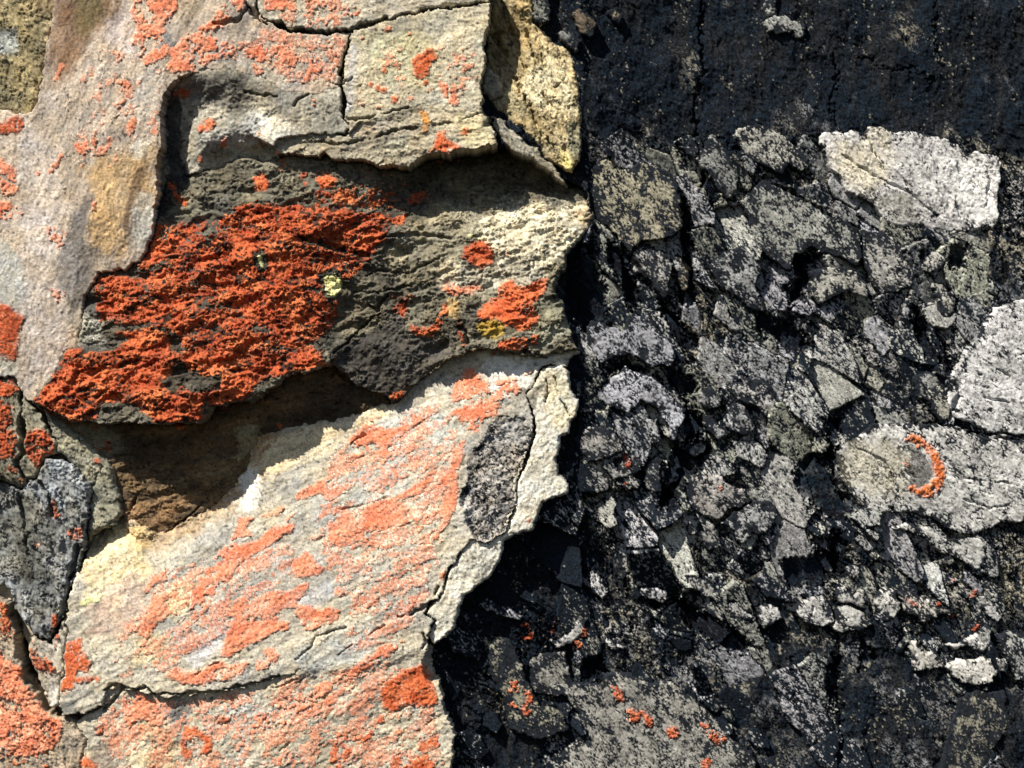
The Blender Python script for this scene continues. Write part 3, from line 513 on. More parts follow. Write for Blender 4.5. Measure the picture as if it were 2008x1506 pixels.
# ------------------------------------------------------------------ stains, weathering, other minerals and painted shade
mark([(100,0),(240,0),(225,60),(170,90),(140,150),(110,170),(92,140)], (.17,.105,.065), 34, .95, 14, (-72,2), [iA, iP])
mark([(150,0),(215,0),(210,40),(180,70),(150,55)], (.15,.12,.06), 26, .95, 12, (-72,2), [iA])
mark([(200,40),(260,30),(255,110),(205,90)], (.48,.41,.38), 26, .8, 10, (-72,2), [iA])
mark([(40,240),(90,260),(120,400),(140,640),(110,740),(50,770),(30,600),(60,400)], (.47,.42,.38), 34, .7, 14, (-80,2.5), [iA])
mark([(170,330),(250,300),(310,290),(300,370),(270,430),(240,480),(190,500),(175,430)], (.43,.29,.14), 40, .85, 18, (-60,2), [iA])
mark([(172,384),(190,388),(176,430),(162,465),(192,490),(184,540),(165,590),(140,610),(125,580),(112,520),(124,485),(142,445),(154,405)], (.185,.17,.155), 7, .88, 7, (-72,2.4), [iA])
mark([(125,560),(170,560),(160,640),(130,640)], (.27,.24,.20), 14, .7, 8, (-72,2), [iA])
mark([(0,440),(30,480),(45,560),(50,620),(20,600),(0,590)], (.36,.37,.35), 12, .85, 10, (70,1.8), [iA])
mark([(0,690),(30,715),(30,745),(0,740)], (.38,.39,.36), 8, .85, 6, (70,1.8), [iA])
mark([(255,285),(290,260),(300,275),(290,310),(262,300)], (.58,.54,.44), 10, .85, 8, (0,1), [iA])
mark([(270,330),(285,300),(285,340),(262,400),(255,450),(240,440),(255,390)], (.17,.115,.075), 6, .8, 8, (-70,2), [iA])
mark([(275,380),(305,380),(300,440),(285,490),(258,480),(262,430)], (.36,.35,.31), 7, .85, 7, (-70,2), [iA])
mark([(262,130),(300,140),(320,180),(280,230),(255,190)], (.43,.40,.36), 24, .7, 12, (-50,2), [iA])
mark([(322,55),(345,75),(352,100),(330,105),(312,90)], (.19,.19,.18), 4, .9, 5, (0,1), [iA])
mark([(350,0),(395,0),(400,20),(370,45),(335,40)], (.34,.28,.20), 10, .8, 8, (0,1), [iA])
mark([(450,40),(480,15),(500,35),(480,70),(455,65)], (.20,.18,.16), 6, .85, 8, (-30,2), [iA, iB])
mark([(376,145),(440,138),(480,150),(500,185),(470,220),(430,210),(400,200),(360,180)], (.115,.11,.10), 12, .8, 10, (-20,2), [iC])
mark([(500,178),(545,170),(590,185),(585,225),(555,250),(535,200)], (.135,.125,.105), 12, .7, 10, (-25,2), [iC])
mark([(395,245),(450,260),(500,220),(525,240),(510,290),(450,300),(400,290)], (.38,.38,.36), 14, .75, 10, (-25,2), [iC])
mark([(505,225),(545,235),(572,235),(570,280),(545,290),(515,280)], (.68,.65,.56), 6, .95, 7, (0,1), [iC])
mark([(316,190),(345,175),(352,230),(340,300),(362,340),(340,400),(310,430),(318,300)], (.04,.042,.045), 8, .9, 10, (80,2), [iC, iG])  # the rib's cast shadow in the gully, painted into the colour
mark([(380,85),(480,118),(560,150),(600,165),(560,178),(500,140),(420,125)], (.34,.33,.29), 12, .7, 8, (0,2), [iA])
mark([(720,70),(800,70),(860,100),(830,170),(760,150),(720,110)], (.46,.44,.27), 30, .7, 18, (0,1.3), [iD])
mark([(690,80),(700,90),(700,140),(690,220),(680,220),(680,120)], (.44,.43,.42), 5, .75, 4, (0,1), [iD])
mark([(700,236),(760,232),(780,240),(720,268),(640,262)], (.46,.40,.32), 7, .7, 6, (-10,2.4), [iE])
mark([(600,270),(700,272),(780,250),(850,245),(820,275),(740,290),(640,295)], (.20,.18,.14), 9, .8, 10, (-8,3), [iE])
mark([(760,275),(800,265),(800,295),(760,300)], (.42,.41,.32), 10, .8, 6, (0,1.4), [iE])
mark([(900,230),(960,235),(970,285),(930,295),(900,270)], (.36,.32,.19), 14, .7, 8, (40,1.8), [iE])
mark([(110,720),(190,560),(300,440),(460,400),(770,415),(720,520),(640,700),(560,740),(420,800),(120,830)], (.062,.052,.040), 20, .8, 14, (-9,2.4), [iG])
mark([(430,480),(720,460),(800,520),(790,620),(660,720),(560,640),(450,600)], (.05,.047,.038), 24, .85, 18, (-20,2), [iG])
mark([(340,430),(440,380),(470,440),(420,520),(360,520)], (.105,.105,.09), 18, .75, 14, (-20,2), [iG])
mark([(640,555),(745,540),(760,640),(700,670),(640,640)], (.15,.135,.095), 16, .7, 10, (0,1.4), [iG])
mark([(690,440),(830,420),(880,450),(860,500),(740,500),(690,490)], (.085,.083,.07), 16, .7, 14, (-9,3), [iG])  # darker tone over the hollows right of the red lichen
mark([(980,400),(1060,390),(1150,400),(1150,430),(1110,480),(1050,520),(980,500),(940,450)], (.58,.53,.39), 26, .9, 16, (-35,2), [iG])
mark([(860,510),(960,520),(1060,520),(1060,560),(960,570),(860,560)], (.50,.46,.36), 20, .8, 12, (-20,2), [iG])
mark([(780,420),(900,400),(950,430),(900,520),(800,560),(760,520)], (.33,.30,.21), 24, .6, 16, (-15,3), [iG])
mark([(1120,400),(1160,398),(1163,430),(1140,450)], (.46,.37,.24), 8, .7, 6, (0,1), [iG])
mark([(1050,590),(1105,590),(1120,660),(1060,680),(1040,650)], (.24,.235,.17), 8, .8, 6, (-5,2.6), [iG])
mark([(870,575),(905,590),(900,620),(880,625)], (.42,.29,.12), 10, .8, 8, (0,1), [iG])
mark([(160,560),(185,570),(185,620),(160,650)], (.10,.10,.09), 7, .8, 5, (0,1), [iG])
mark([(155,620),(195,625),(210,650),(200,680),(155,680)], (.45,.44,.37), 8, .85, 8, (0,1), [iG])
mark([(150,665),(190,670),(220,685),(200,695),(150,685)], (.10,.10,.085), 6, .8, 6, (-8,2), [iG])
mark([(310,585),(330,590),(332,606),(315,608)], (.52,.49,.38), 4, .9, 3, (0,1), [iG])
mark([(385,810),(440,850),(560,830),(700,790),(740,790),(640,825),(510,850),(450,900),(350,900),(330,860)], (.085,.065,.042), 30, .5, 14, (-10,3), [iI])
mark([(236,985),(300,980),(370,985),(340,1015),(300,1050),(250,1020)], (.36,.22,.115), 16, .85, 12, (-25,2), [iI, iJ])
mark([(380,900),(450,895),(470,920),(430,960),(385,960)], (.32,.235,.13), 16, .7, 10, (-25,2), [iI])
mark([(470,830),(505,835),(500,870),(465,905),(455,870)], (.42,.38,.23), 9, .85, 8, (-30,2), [iI, iJ])
mark([(145,815),(215,830),(240,880),(200,900),(150,860)], (.22,.205,.145), 14, .7, 8, (-15,2), [iI])
mark([(300,1000),(440,930),(490,850),(560,835),(520,920),(470,980),(380,1050),(300,1080),(250,1040)], (.27,.175,.085), 34, .7, 16, (-28,2), [iJ])  # rusty brown, with the hollow's shadow painted fading onto the slab
mark([(520,870),(700,810),(790,780),(760,820),(620,880),(480,950),(360,1010),(420,960)], (.58,.48,.31), 18, .8, 14, (-28,4), [iJ])
mark([(160,1070),(250,1020),(300,1060),(290,1120),(240,1180),(160,1170)], (.60,.50,.31), 20, .85, 16, (-40,1.8), [iJ])
mark([(230,1030),(300,1050),(300,1090),(260,1080)], (.50,.35,.16), 14, .8, 10, (-40,1.8), [iJ])
mark([(210,1150),(300,1130),(290,1200),(240,1250),(175,1240),(180,1190)], (.46,.34,.27), 18, .75, 12, (-35,2.6), [iJ])
mark([(470,925),(500,920),(510,960),(490,1010),(465,1000)], (.64,.62,.54), 7, .9, 8, (-35,2), [iJ])
mark([(510,1110),(590,1075),(640,1090),(580,1130),(500,1170),(450,1180),(470,1140)], (.36,.34,.30), 12, .85, 9, (-28,3), [iJ])
mark([(600,960),(680,930),(790,890),(860,860),(850,900),(760,960),(690,1000),(620,1010)], (.37,.375,.345), 18, .85, 16, (-28,4), [iJ])
mark([(700,850),(760,800),(820,790),(800,850),(720,890)], (.40,.41,.39), 14, .7, 10, (-28,3), [iJ])
mark([(330,1230),(400,1215),(450,1225),(440,1270),(370,1290),(335,1260)], (.34,.33,.31), 12, .85, 10, (-28,3), [iJ])
mark([(360,1290),(430,1250),(450,1260),(390,1305)], (.55,.54,.54), 9, .9, 7, (-28,3), [iJ])
mark([(580,1280),(700,1240),(760,1250),(690,1300),(600,1330)], (.37,.38,.36), 14, .8, 10, (-28,3.4), [iJ, iM])
mark([(570,1180),(650,1140),(660,1170),(600,1200)], (.42,.42,.42), 12, .8, 8, (-28,3), [iJ])
mark([(820,820),(890,800),(905,850),(880,890),(830,870)], (.46,.47,.42), 14, .8, 12, (-28,2.4), [iJ])
mark([(940,690),(1000,700),(1130,688),(1060,740),(990,780),(950,770),(960,730)], (.62,.61,.54), 9, .9, 8, (-20,2.4), [iJ])
mark([(330,1160),(370,1130),(375,1180),(345,1215),(325,1200)], (.60,.53,.33), 9, .85, 8, (-40,2), [iJ])
mark([(300,1230),(340,1240),(320,1290),(260,1300),(270,1260)], (.52,.44,.27), 12, .8, 10, (-28,3), [iJ])
mark([(980,820),(1045,810),(1050,850),(1020,880),(985,850)], (.38,.38,.37), 12, .75, 10, (0,1.6), [iK, iL])
mark([(1070,730),(1115,735),(1130,800),(1100,850),(1070,800)], (.55,.49,.33), 14, .7, 8, (60,1.6), [iL])
mark([(1030,770),(1060,760),(1055,800),(1035,805)], (.16,.15,.12), 6, .85, 6, (0,1), [iL])
mark([(690,1370),(740,1340),(750,1370),(720,1420),(665,1420),(650,1410)], (.24,.23,.19), 9, .85, 9, (-40,2), [iM])
mark([(560,1470),(640,1430),(650,1480),(600,1506),(550,1506)], (.24,.23,.18), 12, .8, 10, (-40,2), [iM])
mark([(330,1375),(380,1380),(380,1400),(345,1425),(332,1400)], (.135,.135,.13), 6, .9, 6, (-20,2), [iM])
mark([(118,1375),(155,1370),(150,1395),(118,1400)], (.16,.16,.15), 4, .9, 4, (-10,2), [iJ, iO, iM])
mark([(250,1430),(290,1420),(300,1470),(270,1506),(240,1480)], (.56,.51,.38), 10, .8, 9, (0,1.4), [iM])
mark([(280,1420),(350,1425),(350,1506),(290,1506)], (.40,.31,.19), 16, .7, 10, (0,1.4), [iM])
mark([(180,1450),(235,1470),(240,1506),(185,1506)], (.24,.19,.15), 14, .7, 10, (0,1.4), [iM])
mark([(400,1390),(520,1360),(540,1420),(430,1470)], (.40,.39,.34), 16, .7, 12, (-30,2), [iM])
mark([(100,1340),(118,1345),(115,1380),(95,1390)], (.62,.61,.57), 5, .9, 4, (0,1), [iR])
mark([(85,905),(130,905),(160,940),(165,990),(120,990),(95,960)], (.31,.335,.36), 10, .85, 8, (30,1.6), [iN])
mark([(0,960),(60,970),(90,1040),(60,1120),(0,1130)], (.13,.13,.11), 18, .7, 12, (72,2), [iN])  # black shadows at the left margin painted into the rock colour
mark([(0,60),(30,55),(25,100),(0,110)], (.40,.42,.40), 7, .85, 6, (0,1), [iP])
mark([(0,48),(32,50),(30,68),(0,66)], (.10,.11,.11), 5, .85, 5, (0,1), [iP])
mark([(80,40),(108,38),(106,75),(90,85)], (.40,.34,.22), 6, .8, 5, (0,1), [iP])
mark([(1000,0),(1028,0),(1045,60),(1030,110),(1010,60)], (.36,.27,.13), 12, .7, 9, (72,2.4), [iF])
mark([(1040,120),(1110,120),(1128,220),(1080,220),(1020,170)], (.54,.48,.32), 20, .8, 14, (60,1.5), [iF])
mark([(1110,240),(1142,240),(1142,300),(1122,310)], (.15,.15,.105), 6, .85, 5, (70,1.6), [iF])
mark([(1100,290),(1125,300),(1122,332),(1098,318)], (.60,.52,.22), 7, .85, 6, (50,1.5), [iF])
mark([(955,150),(1010,160),(1040,230),(1000,235),(960,195)], (.30,.27,.17), 14, .7, 10, (55,2.4), [iF])
# dark warped bands and light tops of the pale slabs
mark([(1660,870),(1750,860),(1790,900),(1780,970),(1700,990),(1660,940)], (.24,.225,.165), 22, .6, 14, (57,1.6), stone_ids)
mark([(1795,880),(1825,890),(1840,920),(1825,955),(1795,955),(1785,920)], (.07,.07,.068), 7, .85, 6, (57,1.4), stone_ids)
mark([(1870,300),(1990,310),(1985,420),(1930,440),(1900,380)], (.56,.56,.54), 26, .75, 14, (57,2), stone_ids)
mark([(1640,270),(1740,260),(1760,340),(1700,380),(1650,330)], (.44,.40,.30), 26, .7, 14, (57,2), stone_ids)
mark([(1700,380),(1800,370),(1800,430),(1740,430)], (.20,.20,.17), 20, .6, 14, (57,2), stone_ids)

# ------------------------------------------------------------------ mineral flecks and drifts of tone in the lit rock
LITM = np.isin(LABEL, LEFT)
fl = noise(5.5, 121)[ALL] + .5 * fbm(46, 122)[ALL] + .1 * WHITE
m1 = np.clip(1 + .30 * fbm(15, 123, 0, 1, 3, .75)[ALL] + .12 * fbm(120, 124)[ALL], .5, 1.6) * (1 - .55 * sm(.5, .8, fl)) * (1 + .35 * sm(.55, .85, -fl))
hue = fbm(48, 125, 0, 1, 4, .6)[ALL]
smooth_rib = np.where(LABEL == iA, .8, 1.0)
m1 = 1 + (m1 - 1) * smooth_rib
COL[LITM] = (COL * m1[..., None] * np.stack([1 + .07 * hue, 1 + .0 * hue, 1 - .12 * hue], -1))[LITM]
H[LITM] += (.5 * fbm(15, 123, 0, 1, 3, .75)[ALL] * smooth_rib - .6 * sm(.5, .8, fl))[LITM]
# the ledge is broken into lumps and hollows along its grain
LUMP = 11 * fbm(64, 131, -14, 2.2, 3, .6)[ALL] - 12 * sm(.25, .6, fbm(48, 133, -12, 2.6, 3, .6)[ALL])
H[LABEL == iG] += (LUMP * sm(330, 420, LY) * sm(900, 780, LX))[LABEL == iG]
# ------------------------------------------------------------------ cracks
crack([(484,8),(492,22),(505,38),(522,48)], 7, 24)
crack([(420,48),(450,44),(470,40),(486,14),(500,20),(512,44)], 5, 14)
crack([(545,50),(560,56),(600,62),(640,66),(672,62),(700,52),(742,44),(760,34)], 4.0, 22)
crack([(700,54),(742,44),(756,36)], 6, 22)
crack([(692,60),(686,84),(674,108),(671,140),(666,165),(674,190),(674,230)], 3.6, 26)
crack([(650,163),(668,168),(690,155)], 3.4, 16)
crack([(676,200),(690,204)], 2.4, 10)
crack([(676,230),(700,236),(740,226),(800,212)], 3.4, 12)
crack([(830,20),(870,12),(900,16),(950,6)], 3.6, 10)
crack([(576,208),(585,195),(605,184)], 3.6, 14)
crack([(480,180),(520,186),(545,190)], 4.5, 14)
crack([(620,278),(680,282),(740,270),(770,256),(820,252)], 4.2, 14)
crack([(850,246),(900,238),(945,222)], 3, 9)
crack([(655,692),(680,672),(702,650),(728,622),(745,615)], 3.4, 20)
crack([(650,715),(660,730),(690,752)], 4, 14)
crack([(700,590),(690,570),(720,575),(750,570),(800,560),(850,550)], 4, 14)
crack([(720,595),(740,610),(745,590),(760,580)], 6, 22)
crack([(720,540),(740,530),(800,535),(860,505)], 4, 12)
crack([(580,460),(620,475),(680,492),(720,500)], 7, 16)
crack([(700,480),(760,462),(830,458),(880,465)], 6, 12)
crack([(300,1060),(330,1040),(370,1010),(400,985),(415,978)], 2.8, 14)
crack([(245,1010),(262,978)], 3.4, 12)
crack([(178,955),(190,930),(200,915)], 2.6, 12)
crack([(155,1078),(175,1065),(205,1030)], 2.6, 9)
crack([(152,1070),(148,1100),(136,1135)], 7, 34)
crack([(137,1130),(126,1180),(116,1215)], 5, 26)
crack([(18,1190),(36,1258),(48,1290),(58,1330),(78,1362),(92,1392)], 6, 40)
crack([(34,1262),(46,1300),(52,1335)], 11, 40)
crack([(36,770),(40,850),(42,890),(30,905),(50,945)], 6, 28)
crack([(40,820),(46,860)], 9, 26)
crack([(75,945),(95,970),(100,1010)], 5, 18)
crack([(0,930),(30,960),(42,1020),(52,1090)], 4, 14)
crack([(208,1352),(222,1343),(240,1344),(232,1362),(205,1392)], 6, 22)
crack([(240,1342),(262,1350),(290,1345),(305,1358),(350,1358),(410,1354),(440,1350),(480,1342),(520,1333),(550,1322)], 4.4, 26)
crack([(308,1358),(335,1358)], 7, 20)
crack([(385,1320),(410,1305),(430,1298)], 2.6, 9)
crack([(622,1245),(640,1240),(680,1228)], 3.2, 12)
crack([(580,1290),(610,1268),(620,1250)], 2.6, 9)
crack([(660,1288),(690,1262)], 2.4, 8)
crack([(720,1245),(755,1224)], 2.4, 8)
crack([(536,1348),(560,1340),(585,1328)], 2.2, 7)
crack([(778,1208),(792,1206)], 4, 12)
crack([(805,1205),(830,1190),(850,1172),(858,1150)], 5, 20)
crack([(830,1240),(836,1260),(828,1270)], 6, 18)
crack([(855,1405),(840,1418),(820,1432)], 3, 10)
crack([(548,1470),(570,1455)], 2.4, 8)
crack([(685,872),(700,858),(715,855)], 4, 9)
crack([(660,1000),(720,990),(760,975)], 3, 5)
crack([(1090,740),(1095,780),(1110,800),(1118,815)], 3, 14)
crack([(1070,745),(1075,770),(1070,790)], 3, 12)
crack([(1030,690),(1070,700)], 4, 14)
crack([(900,640),(915,650),(918,670)], 7, 20, 2)
crack([(968,695),(1000,692),(1030,690)], 7, 22, 2)
crack([(970,60),(985,100),(975,130)], 14, 20, 5, [iF])
crack([(1035,60),(1045,100),(1055,120)], 5, 12, 3, [iF])
crack([(1062,180),(1075,200)], 6, 14, 3, [iF])
crack([(1088,170),(1100,160)], 3, 9, 2, [iF])
crack([(990,10),(1005,50),(1018,95),(1030,130)], 7, 16, 4, [iF])
crack([(1010,150),(1030,190),(1048,225)], 7, 15, 4, [iF])
crack([(1062,100),(1070,130)], 4, 10, 3, [iF])
crack([(1075,270),(1092,300)], 5, 12, 3, [iF])
crack([(1040,200),(1050,235),(1062,265)], 4, 10, 3, [iF])
crack([(1820,830),(1870,836),(1920,852),(1960,860),(2020,862)], 3.4, 22)
crack([(1880,300),(1895,345),(1885,390),(1900,430)], 3, 8)
crack([(1660,300),(1720,340),(1790,372),(1850,420)], 3.5, 8)
crack([(1930,300),(1950,350),(1945,400)], 3, 7)
crack([(1690,880),(1740,905),(1770,960),(1760,1000)], 3.5, 9)
crack([(1860,900),(1900,940),(1990,950)], 3, 7)
crack([(1900,620),(1930,700),(1990,740)], 3.5, 9)
crack([(1940,780),(1990,790)], 3, 8)
crack([(1900,980),(1950,1000),(2000,990)], 3, 7)
crack([(1600,1195),(1598,1215)], 2, 8)
crack([(1706,265),(1725,300),(1745,330)], 3, 9)
crack([(1500,345),(1560,372),(1640,422),(1700,445)], 4, 16)
crack([(1235,498),(1260,530),(1290,575),(1310,600)], 10, 24)
crack([(1385,-20),(1376,60),(1384,120),(1368,200),(1372,300)], 6, 14, 9)
crack([(1640,90),(1652,150),(1636,190),(1650,240)], 5, 12, 9)
crack([(1850,-20),(1842,70),(1858,110)], 5, 10, 9)
crack([(1700,100),(1760,130),(1800,125),(1850,150)], 4, 9, 9)
crack([(1655,1250),(1650,1350),(1662,1420),(1655,1520)], 7, 16, 9)
crack([(1560,1300),(1572,1400)], 5, 10, 9)
crack([(1240,1090),(1232,1180),(1246,1250)], 5, 12, 9)
crack([(1340,400),(1345,480),(1362,540)], 9, 30)
crack([(1880,800),(1892,770),(1880,752)], 8, 18)
crack([(1570,500),(1585,540),(1560,590)], 10, 28)
crack([(1330,880),(1350,920),(1330,960),(1300,990)], 14, 26)
crack([(1345,800),(1365,830),(1350,870)], 8, 26)
crack([(1640,880),(1645,940),(1670,985)], 8, 26)

#@@LICHEN
# ------------------------------------------------------------------ lichens (built as crusts lying on the rock)
ORANGE = ((.56, .150, .058), (.47, .098, .036))
RED = ((.45, .108, .042), (.32, .062, .025))
PALE = ((.70, .285, .170), (.62, .185, .098))
FILM = ((.69, .31, .20), (.62, .22, .125))
OCHRE = ((.52, .25, .06), (.46, .19, .04))
LEMON = ((.80, .80, .40), (.72, .72, .30))
LICHENS = []
def lichen(label, poly, cover=.8, tone=ORANGE, rag=9, grain=(0, 1.3), thick=1.8, name='orange_lichen', group='orange lichens on the rock'):
    if len(poly) == 1:
        x, y, rr = poly[0]
        a = np.linspace(0, 2 * np.pi, 9)[:-1]
        poly = [(x + rr * math.cos(t), y + rr * .92 * math.sin(t)) for t in a]
    LICHENS.append((label, poly, cover, tone, rag, grain, thick, name, group))
#@@LLIST
S28 = (-28, 3.4)
def dots(items):
    for it in items: lichen(it[1], [it[0]], it[2] if len(it) > 2 else .8, it[3] if len(it) > 3 else ORANGE, 4)
lichen('round lemon yellow lichen on the dark part of the ledge', [(634,543),(660,537),(674,554),(669,572),(655,585),(638,572)], 1.5, LEMON, 3, (0,1), 2.2, 'yellow_lichen', 'yellow lichens on the ledge')
lichen('slim lemon yellow lichen amid the red mat', [(503,500),(512,499),(521,520),(515,528),(506,515)], 1.3, LEMON, 3, (0,1), 2.2, 'yellow_lichen', 'yellow lichens on the ledge')
lichen('tiny yellow lichen above the round ledge rosette', [(916,458),(928,456),(930,464),(920,466)], .85, LEMON, 3, (0,1), 2.0, 'yellow_lichen', 'yellow lichens on the ledge')
lichen('pale yellow film at the lower left of the cream slab', [(156,1180),(175,1168),(204,1164),(198,1180),(162,1192)], .95, ((.74,.72,.36),(.68,.66,.30)), 3, (-20,2), 1.2, 'yellow_lichen', 'yellow lichens on the ledge')
lichen('broad orange crust at the top edge left of the ragged crack', [(258,-20),(352,-20),(348,30),(322,58),(332,95),(400,45),(478,-20),(488,-20),(486,10),(462,40),(424,62),(435,80),(470,85),(470,110),(420,120),(375,148),(345,150),(330,135),(330,112),(290,142),(280,122),(252,112),(262,60)], .68, PALE, 10, (-20,1.3))
lichen('ragged orange band on grey rock below the top left crack', [(440,78),(500,85),(558,92),(585,110),(580,130),(562,142),(542,108),(524,130),(525,152),(500,150),(494,118),(452,114)], .70, PALE, 9)
lichen('orange crust on the grey rock above the crack at the top', [(515,-20),(690,-20),(700,20),(690,36),(660,22),(640,32),(620,36),(600,22),(550,26),(520,20)], .66, PALE, 10)
lichen('thin orange smear just above the hairline crack', [(565,42),(600,28),(640,44),(650,56),(600,52),(570,52)], .5, PALE, 8)
lichen('orange ring around a white patch left of the vertical crack', [(605,95),(640,83),(662,88),(667,130),(652,152),(640,145),(655,125),(650,100),(625,100),(616,125),(640,135),(625,152),(612,150),(600,167),(590,157),(604,130)], .62, PALE, 6)
lichen('small orange patch left of the ringed white patch', [(548,84),(570,90),(585,106),(575,142),(564,142),(554,118)], .7, PALE, 6)
lichen('bright orange rosette in the middle of the greenish grey rock', [(808,112),(824,106),(835,95),(850,95),(860,115),(848,130),(842,150),(820,160),(806,156),(808,132)], .82, ORANGE, 6)
lichen('branching orange patch near the right edge of the greenish rock', [(862,162),(885,165),(910,160),(914,175),(892,185),(903,196),(896,210),(880,212),(865,182)], .74, PALE, 6)
lichen('loose orange patch at the upper right of the greenish rock', [(903,125),(925,115),(931,130),(916,150),(905,142)], .55, PALE, 6)
lichen('golden orange hook on the stepped ledge', [(820,215),(840,220),(846,240),(836,265),(814,268),(830,245)], .75, OCHRE, 5)
lichen('orange lump with dark pits at the lip of the deep shadow', [(855,260),(872,258),(880,275),(900,285),(908,300),(885,309),(845,309),(840,300),(850,285)], .76, ORANGE, 6)
dots([((913,260,9),'small orange spot right of the lump with dark pits'),((755,139,9),'round orange spot above the row of orange spots'),((728,167,7),'tiny orange spot at the left of the row on the greenish rock'),
 ((748,174,14),'forked orange spot in the middle of the row',.7),((710,198,11),'pale orange spot by the foot of the vertical crack',.6,PALE),((740,208,12),'pale orange spot at the edge below the forked spot',.6,PALE),
 ((773,196,10),'orange spot right of the forked spot'),((806,194,8),'faint orange spot below the bright rosette',.7,PALE),((835,163,9),'orange spot touching the foot of the bright rosette'),
 ((805,67,7),'orange spot high on the greenish rock'),((760,55,12),'pale orange blot just below the top crack',.6,PALE),((710,75,6),'tiny orange spot beside the top of the vertical crack',.7,PALE),
 ((700,27,9),'red orange spot above the crack junction'),((742,12,5),'tiny orange spot at the top edge right of the crack junction'),((900,72,9),'faint orange blot near the right edge of the greenish rock',.45,PALE)])
lichen('chain of orange lichen winding down the tan rib', [(200,95),(240,98),(246,118),(232,126),(236,150),(262,163),(260,178),(242,176),(250,200),(230,216),(220,206),(244,190),(226,155),(230,130),(224,110),(205,106)], .68, PALE, 5)
lichen('short orange streak on the brown part of the tan rib', [(120,123),(131,130),(120,150),(114,166),(104,158)], .8, PALE, 4)
lichen('orange cap above the top of the dark gully', [(330,183),(350,165),(373,176),(368,190),(340,186)], .85, ORANGE, 4)
lichen('orange oval near the right side of the tan rib', [(249,240),(262,229),(273,232),(268,255),(255,276),(246,255)], .8, PALE, 4)
lichen('orange wedge on the middle of the tan rib', [(141,283),(176,274),(179,296),(165,311),(150,301)], .75, PALE, 5)
lichen('broken orange ring on the middle of the tan rib', [(186,255),(196,258),(192,283),(208,290),(215,268),(222,270),(220,290),(208,307),(184,309),(178,295)], .7, PALE, 4)
lichen('slanting orange streak low on the tan rib', [(122,294),(127,305),(113,332),(98,343),(91,336),(108,318)], .78, PALE, 4)
lichen('small orange dash above the broken ring', [(194,206),(206,213),(213,228),(204,229)], .8, PALE, 3)
lichen('orange smear beside the grey streak on the tan rib', [(90,446),(108,440),(118,456),(135,448),(130,468),(116,496),(106,482),(88,462)], .66, PALE, 5)
lichen('small orange patch at the top of the grey streak', [(182,394),(193,395),(191,415),(177,420)], .75, PALE, 4)
lichen('small orange patch left of the grey streak foot', [(96,562),(115,568),(131,567),(129,590),(105,592)], .62, PALE, 5)
dots([((75,340,8),'faint orange dash at the left of the tan rib',.6,PALE),((92,330,5),'tiny orange fleck on the lower tan rib',.6,PALE)])
lichen('orange rosette on the grey rock below the dark hollow', [(379,246),(400,231),(418,228),(423,245),(411,258),(388,260)], .76, ORANGE, 4)
lichen('small red spot right of the rosette below the hollow', [(430,271),(446,265),(441,286),(426,288)], .85, ORANGE, 3)
dots([((390,309,8),'small orange spot under the rosette below the hollow'),((497,198,5),'tiny orange spot in the dark hollow')])
lichen('orange hook below the white patch', [(528,296),(546,289),(556,305),(564,322),(552,327),(540,306)], .84, ORANGE, 4)
lichen('ochre dash on the white patch', [(502,258),(511,251),(515,280),(505,292)], .85, OCHRE, 3)
lichen('pale orange fleck left of the foot of the vertical crack', [(612,194),(627,194),(621,215),(607,221)], .6, PALE, 4)
lichen('red lichen at the left margin under the olive rock', [(10,236),(30,227),(48,235),(50,250),(35,264),(-20,268),(-20,252)], .75, RED, 6)
lichen('pink orange crust on the left margin at the height of the dark gully', [(-20,308),(25,314),(33,340),(39,382),(-20,386)], .7, PALE, 6)
lichen('pale orange crust at the left margin below the pink crust', [(-20,388),(15,391),(42,405),(47,430),(20,432),(-20,436)], .6, PALE, 7)
lichen('red pointed lichen patch on the left margin', [(-20,590),(20,597),(51,622),(42,650),(36,682),(30,712),(-20,684)], .84, RED, 5)
# --- the red ledge
lichen('wide red lichen sheet along the lower lip of the ledge', [(63,790),(95,745),(118,720),(128,690),(150,682),(190,690),(225,682),(262,657),(232,655),(222,640),(250,645),(300,640),(330,655),(340,690),(360,700),(330,740),(330,770),(370,760),(410,770),(400,825),(350,838),(310,835),(290,810),(270,800),(240,788),(200,790),(190,825),(140,828),(100,815),(75,805)], .92, RED, 10, (-10,2.4), 3.0, 'red_lichen')
lichen('red lichen on the lip of the ledge right of the wide sheet', [(350,700),(390,680),(420,650),(450,640),(500,650),(540,690),(600,680),(625,690),(645,712),(620,730),(590,735),(560,740),(512,745),(492,780),(440,800),(412,800),(405,780),(430,760),(440,730),(400,720),(380,730)], .84, RED, 12, (-10,2.4), 3.0, 'red_lichen')
lichen('orange red sheet on the left shoulder of the ledge', [(178,545),(200,534),(240,540),(290,550),(290,580),(330,580),(360,575),(382,590),(412,605),(402,640),(340,650),(280,640),(240,625),(200,625),(185,605),(185,580),(210,570)], .90, RED, 10, (-10,2.6), 2.6, 'red_lichen')
lichen('orange patch climbing from the ledge to the foot of the gully', [(298,430),(325,435),(335,455),(370,465),(392,487),(350,490),(320,500),(332,520),(290,532),(263,517),(290,490)], .68, ORANGE, 9)
lichen('deep red matted lichen in the middle of the ledge', [(415,480),(430,450),(460,440),(500,440),(520,470),(560,475),(600,500),(640,520),(610,540),(600,580),(622,600),(640,612),(660,600),(663,622),(620,642),(592,647),(582,690),(562,682),(520,642),(470,622),(430,592),(408,542)], .84, RED, 12, (30,1.5), 3.2, 'red_lichen')
lichen('scraps of red lichen left of the matted middle', [(330,520),(380,510),(412,545),(420,590),(390,600),(350,570),(335,545)], .45, RED, 12, (20,1.5), 2.4, 'red_lichen')
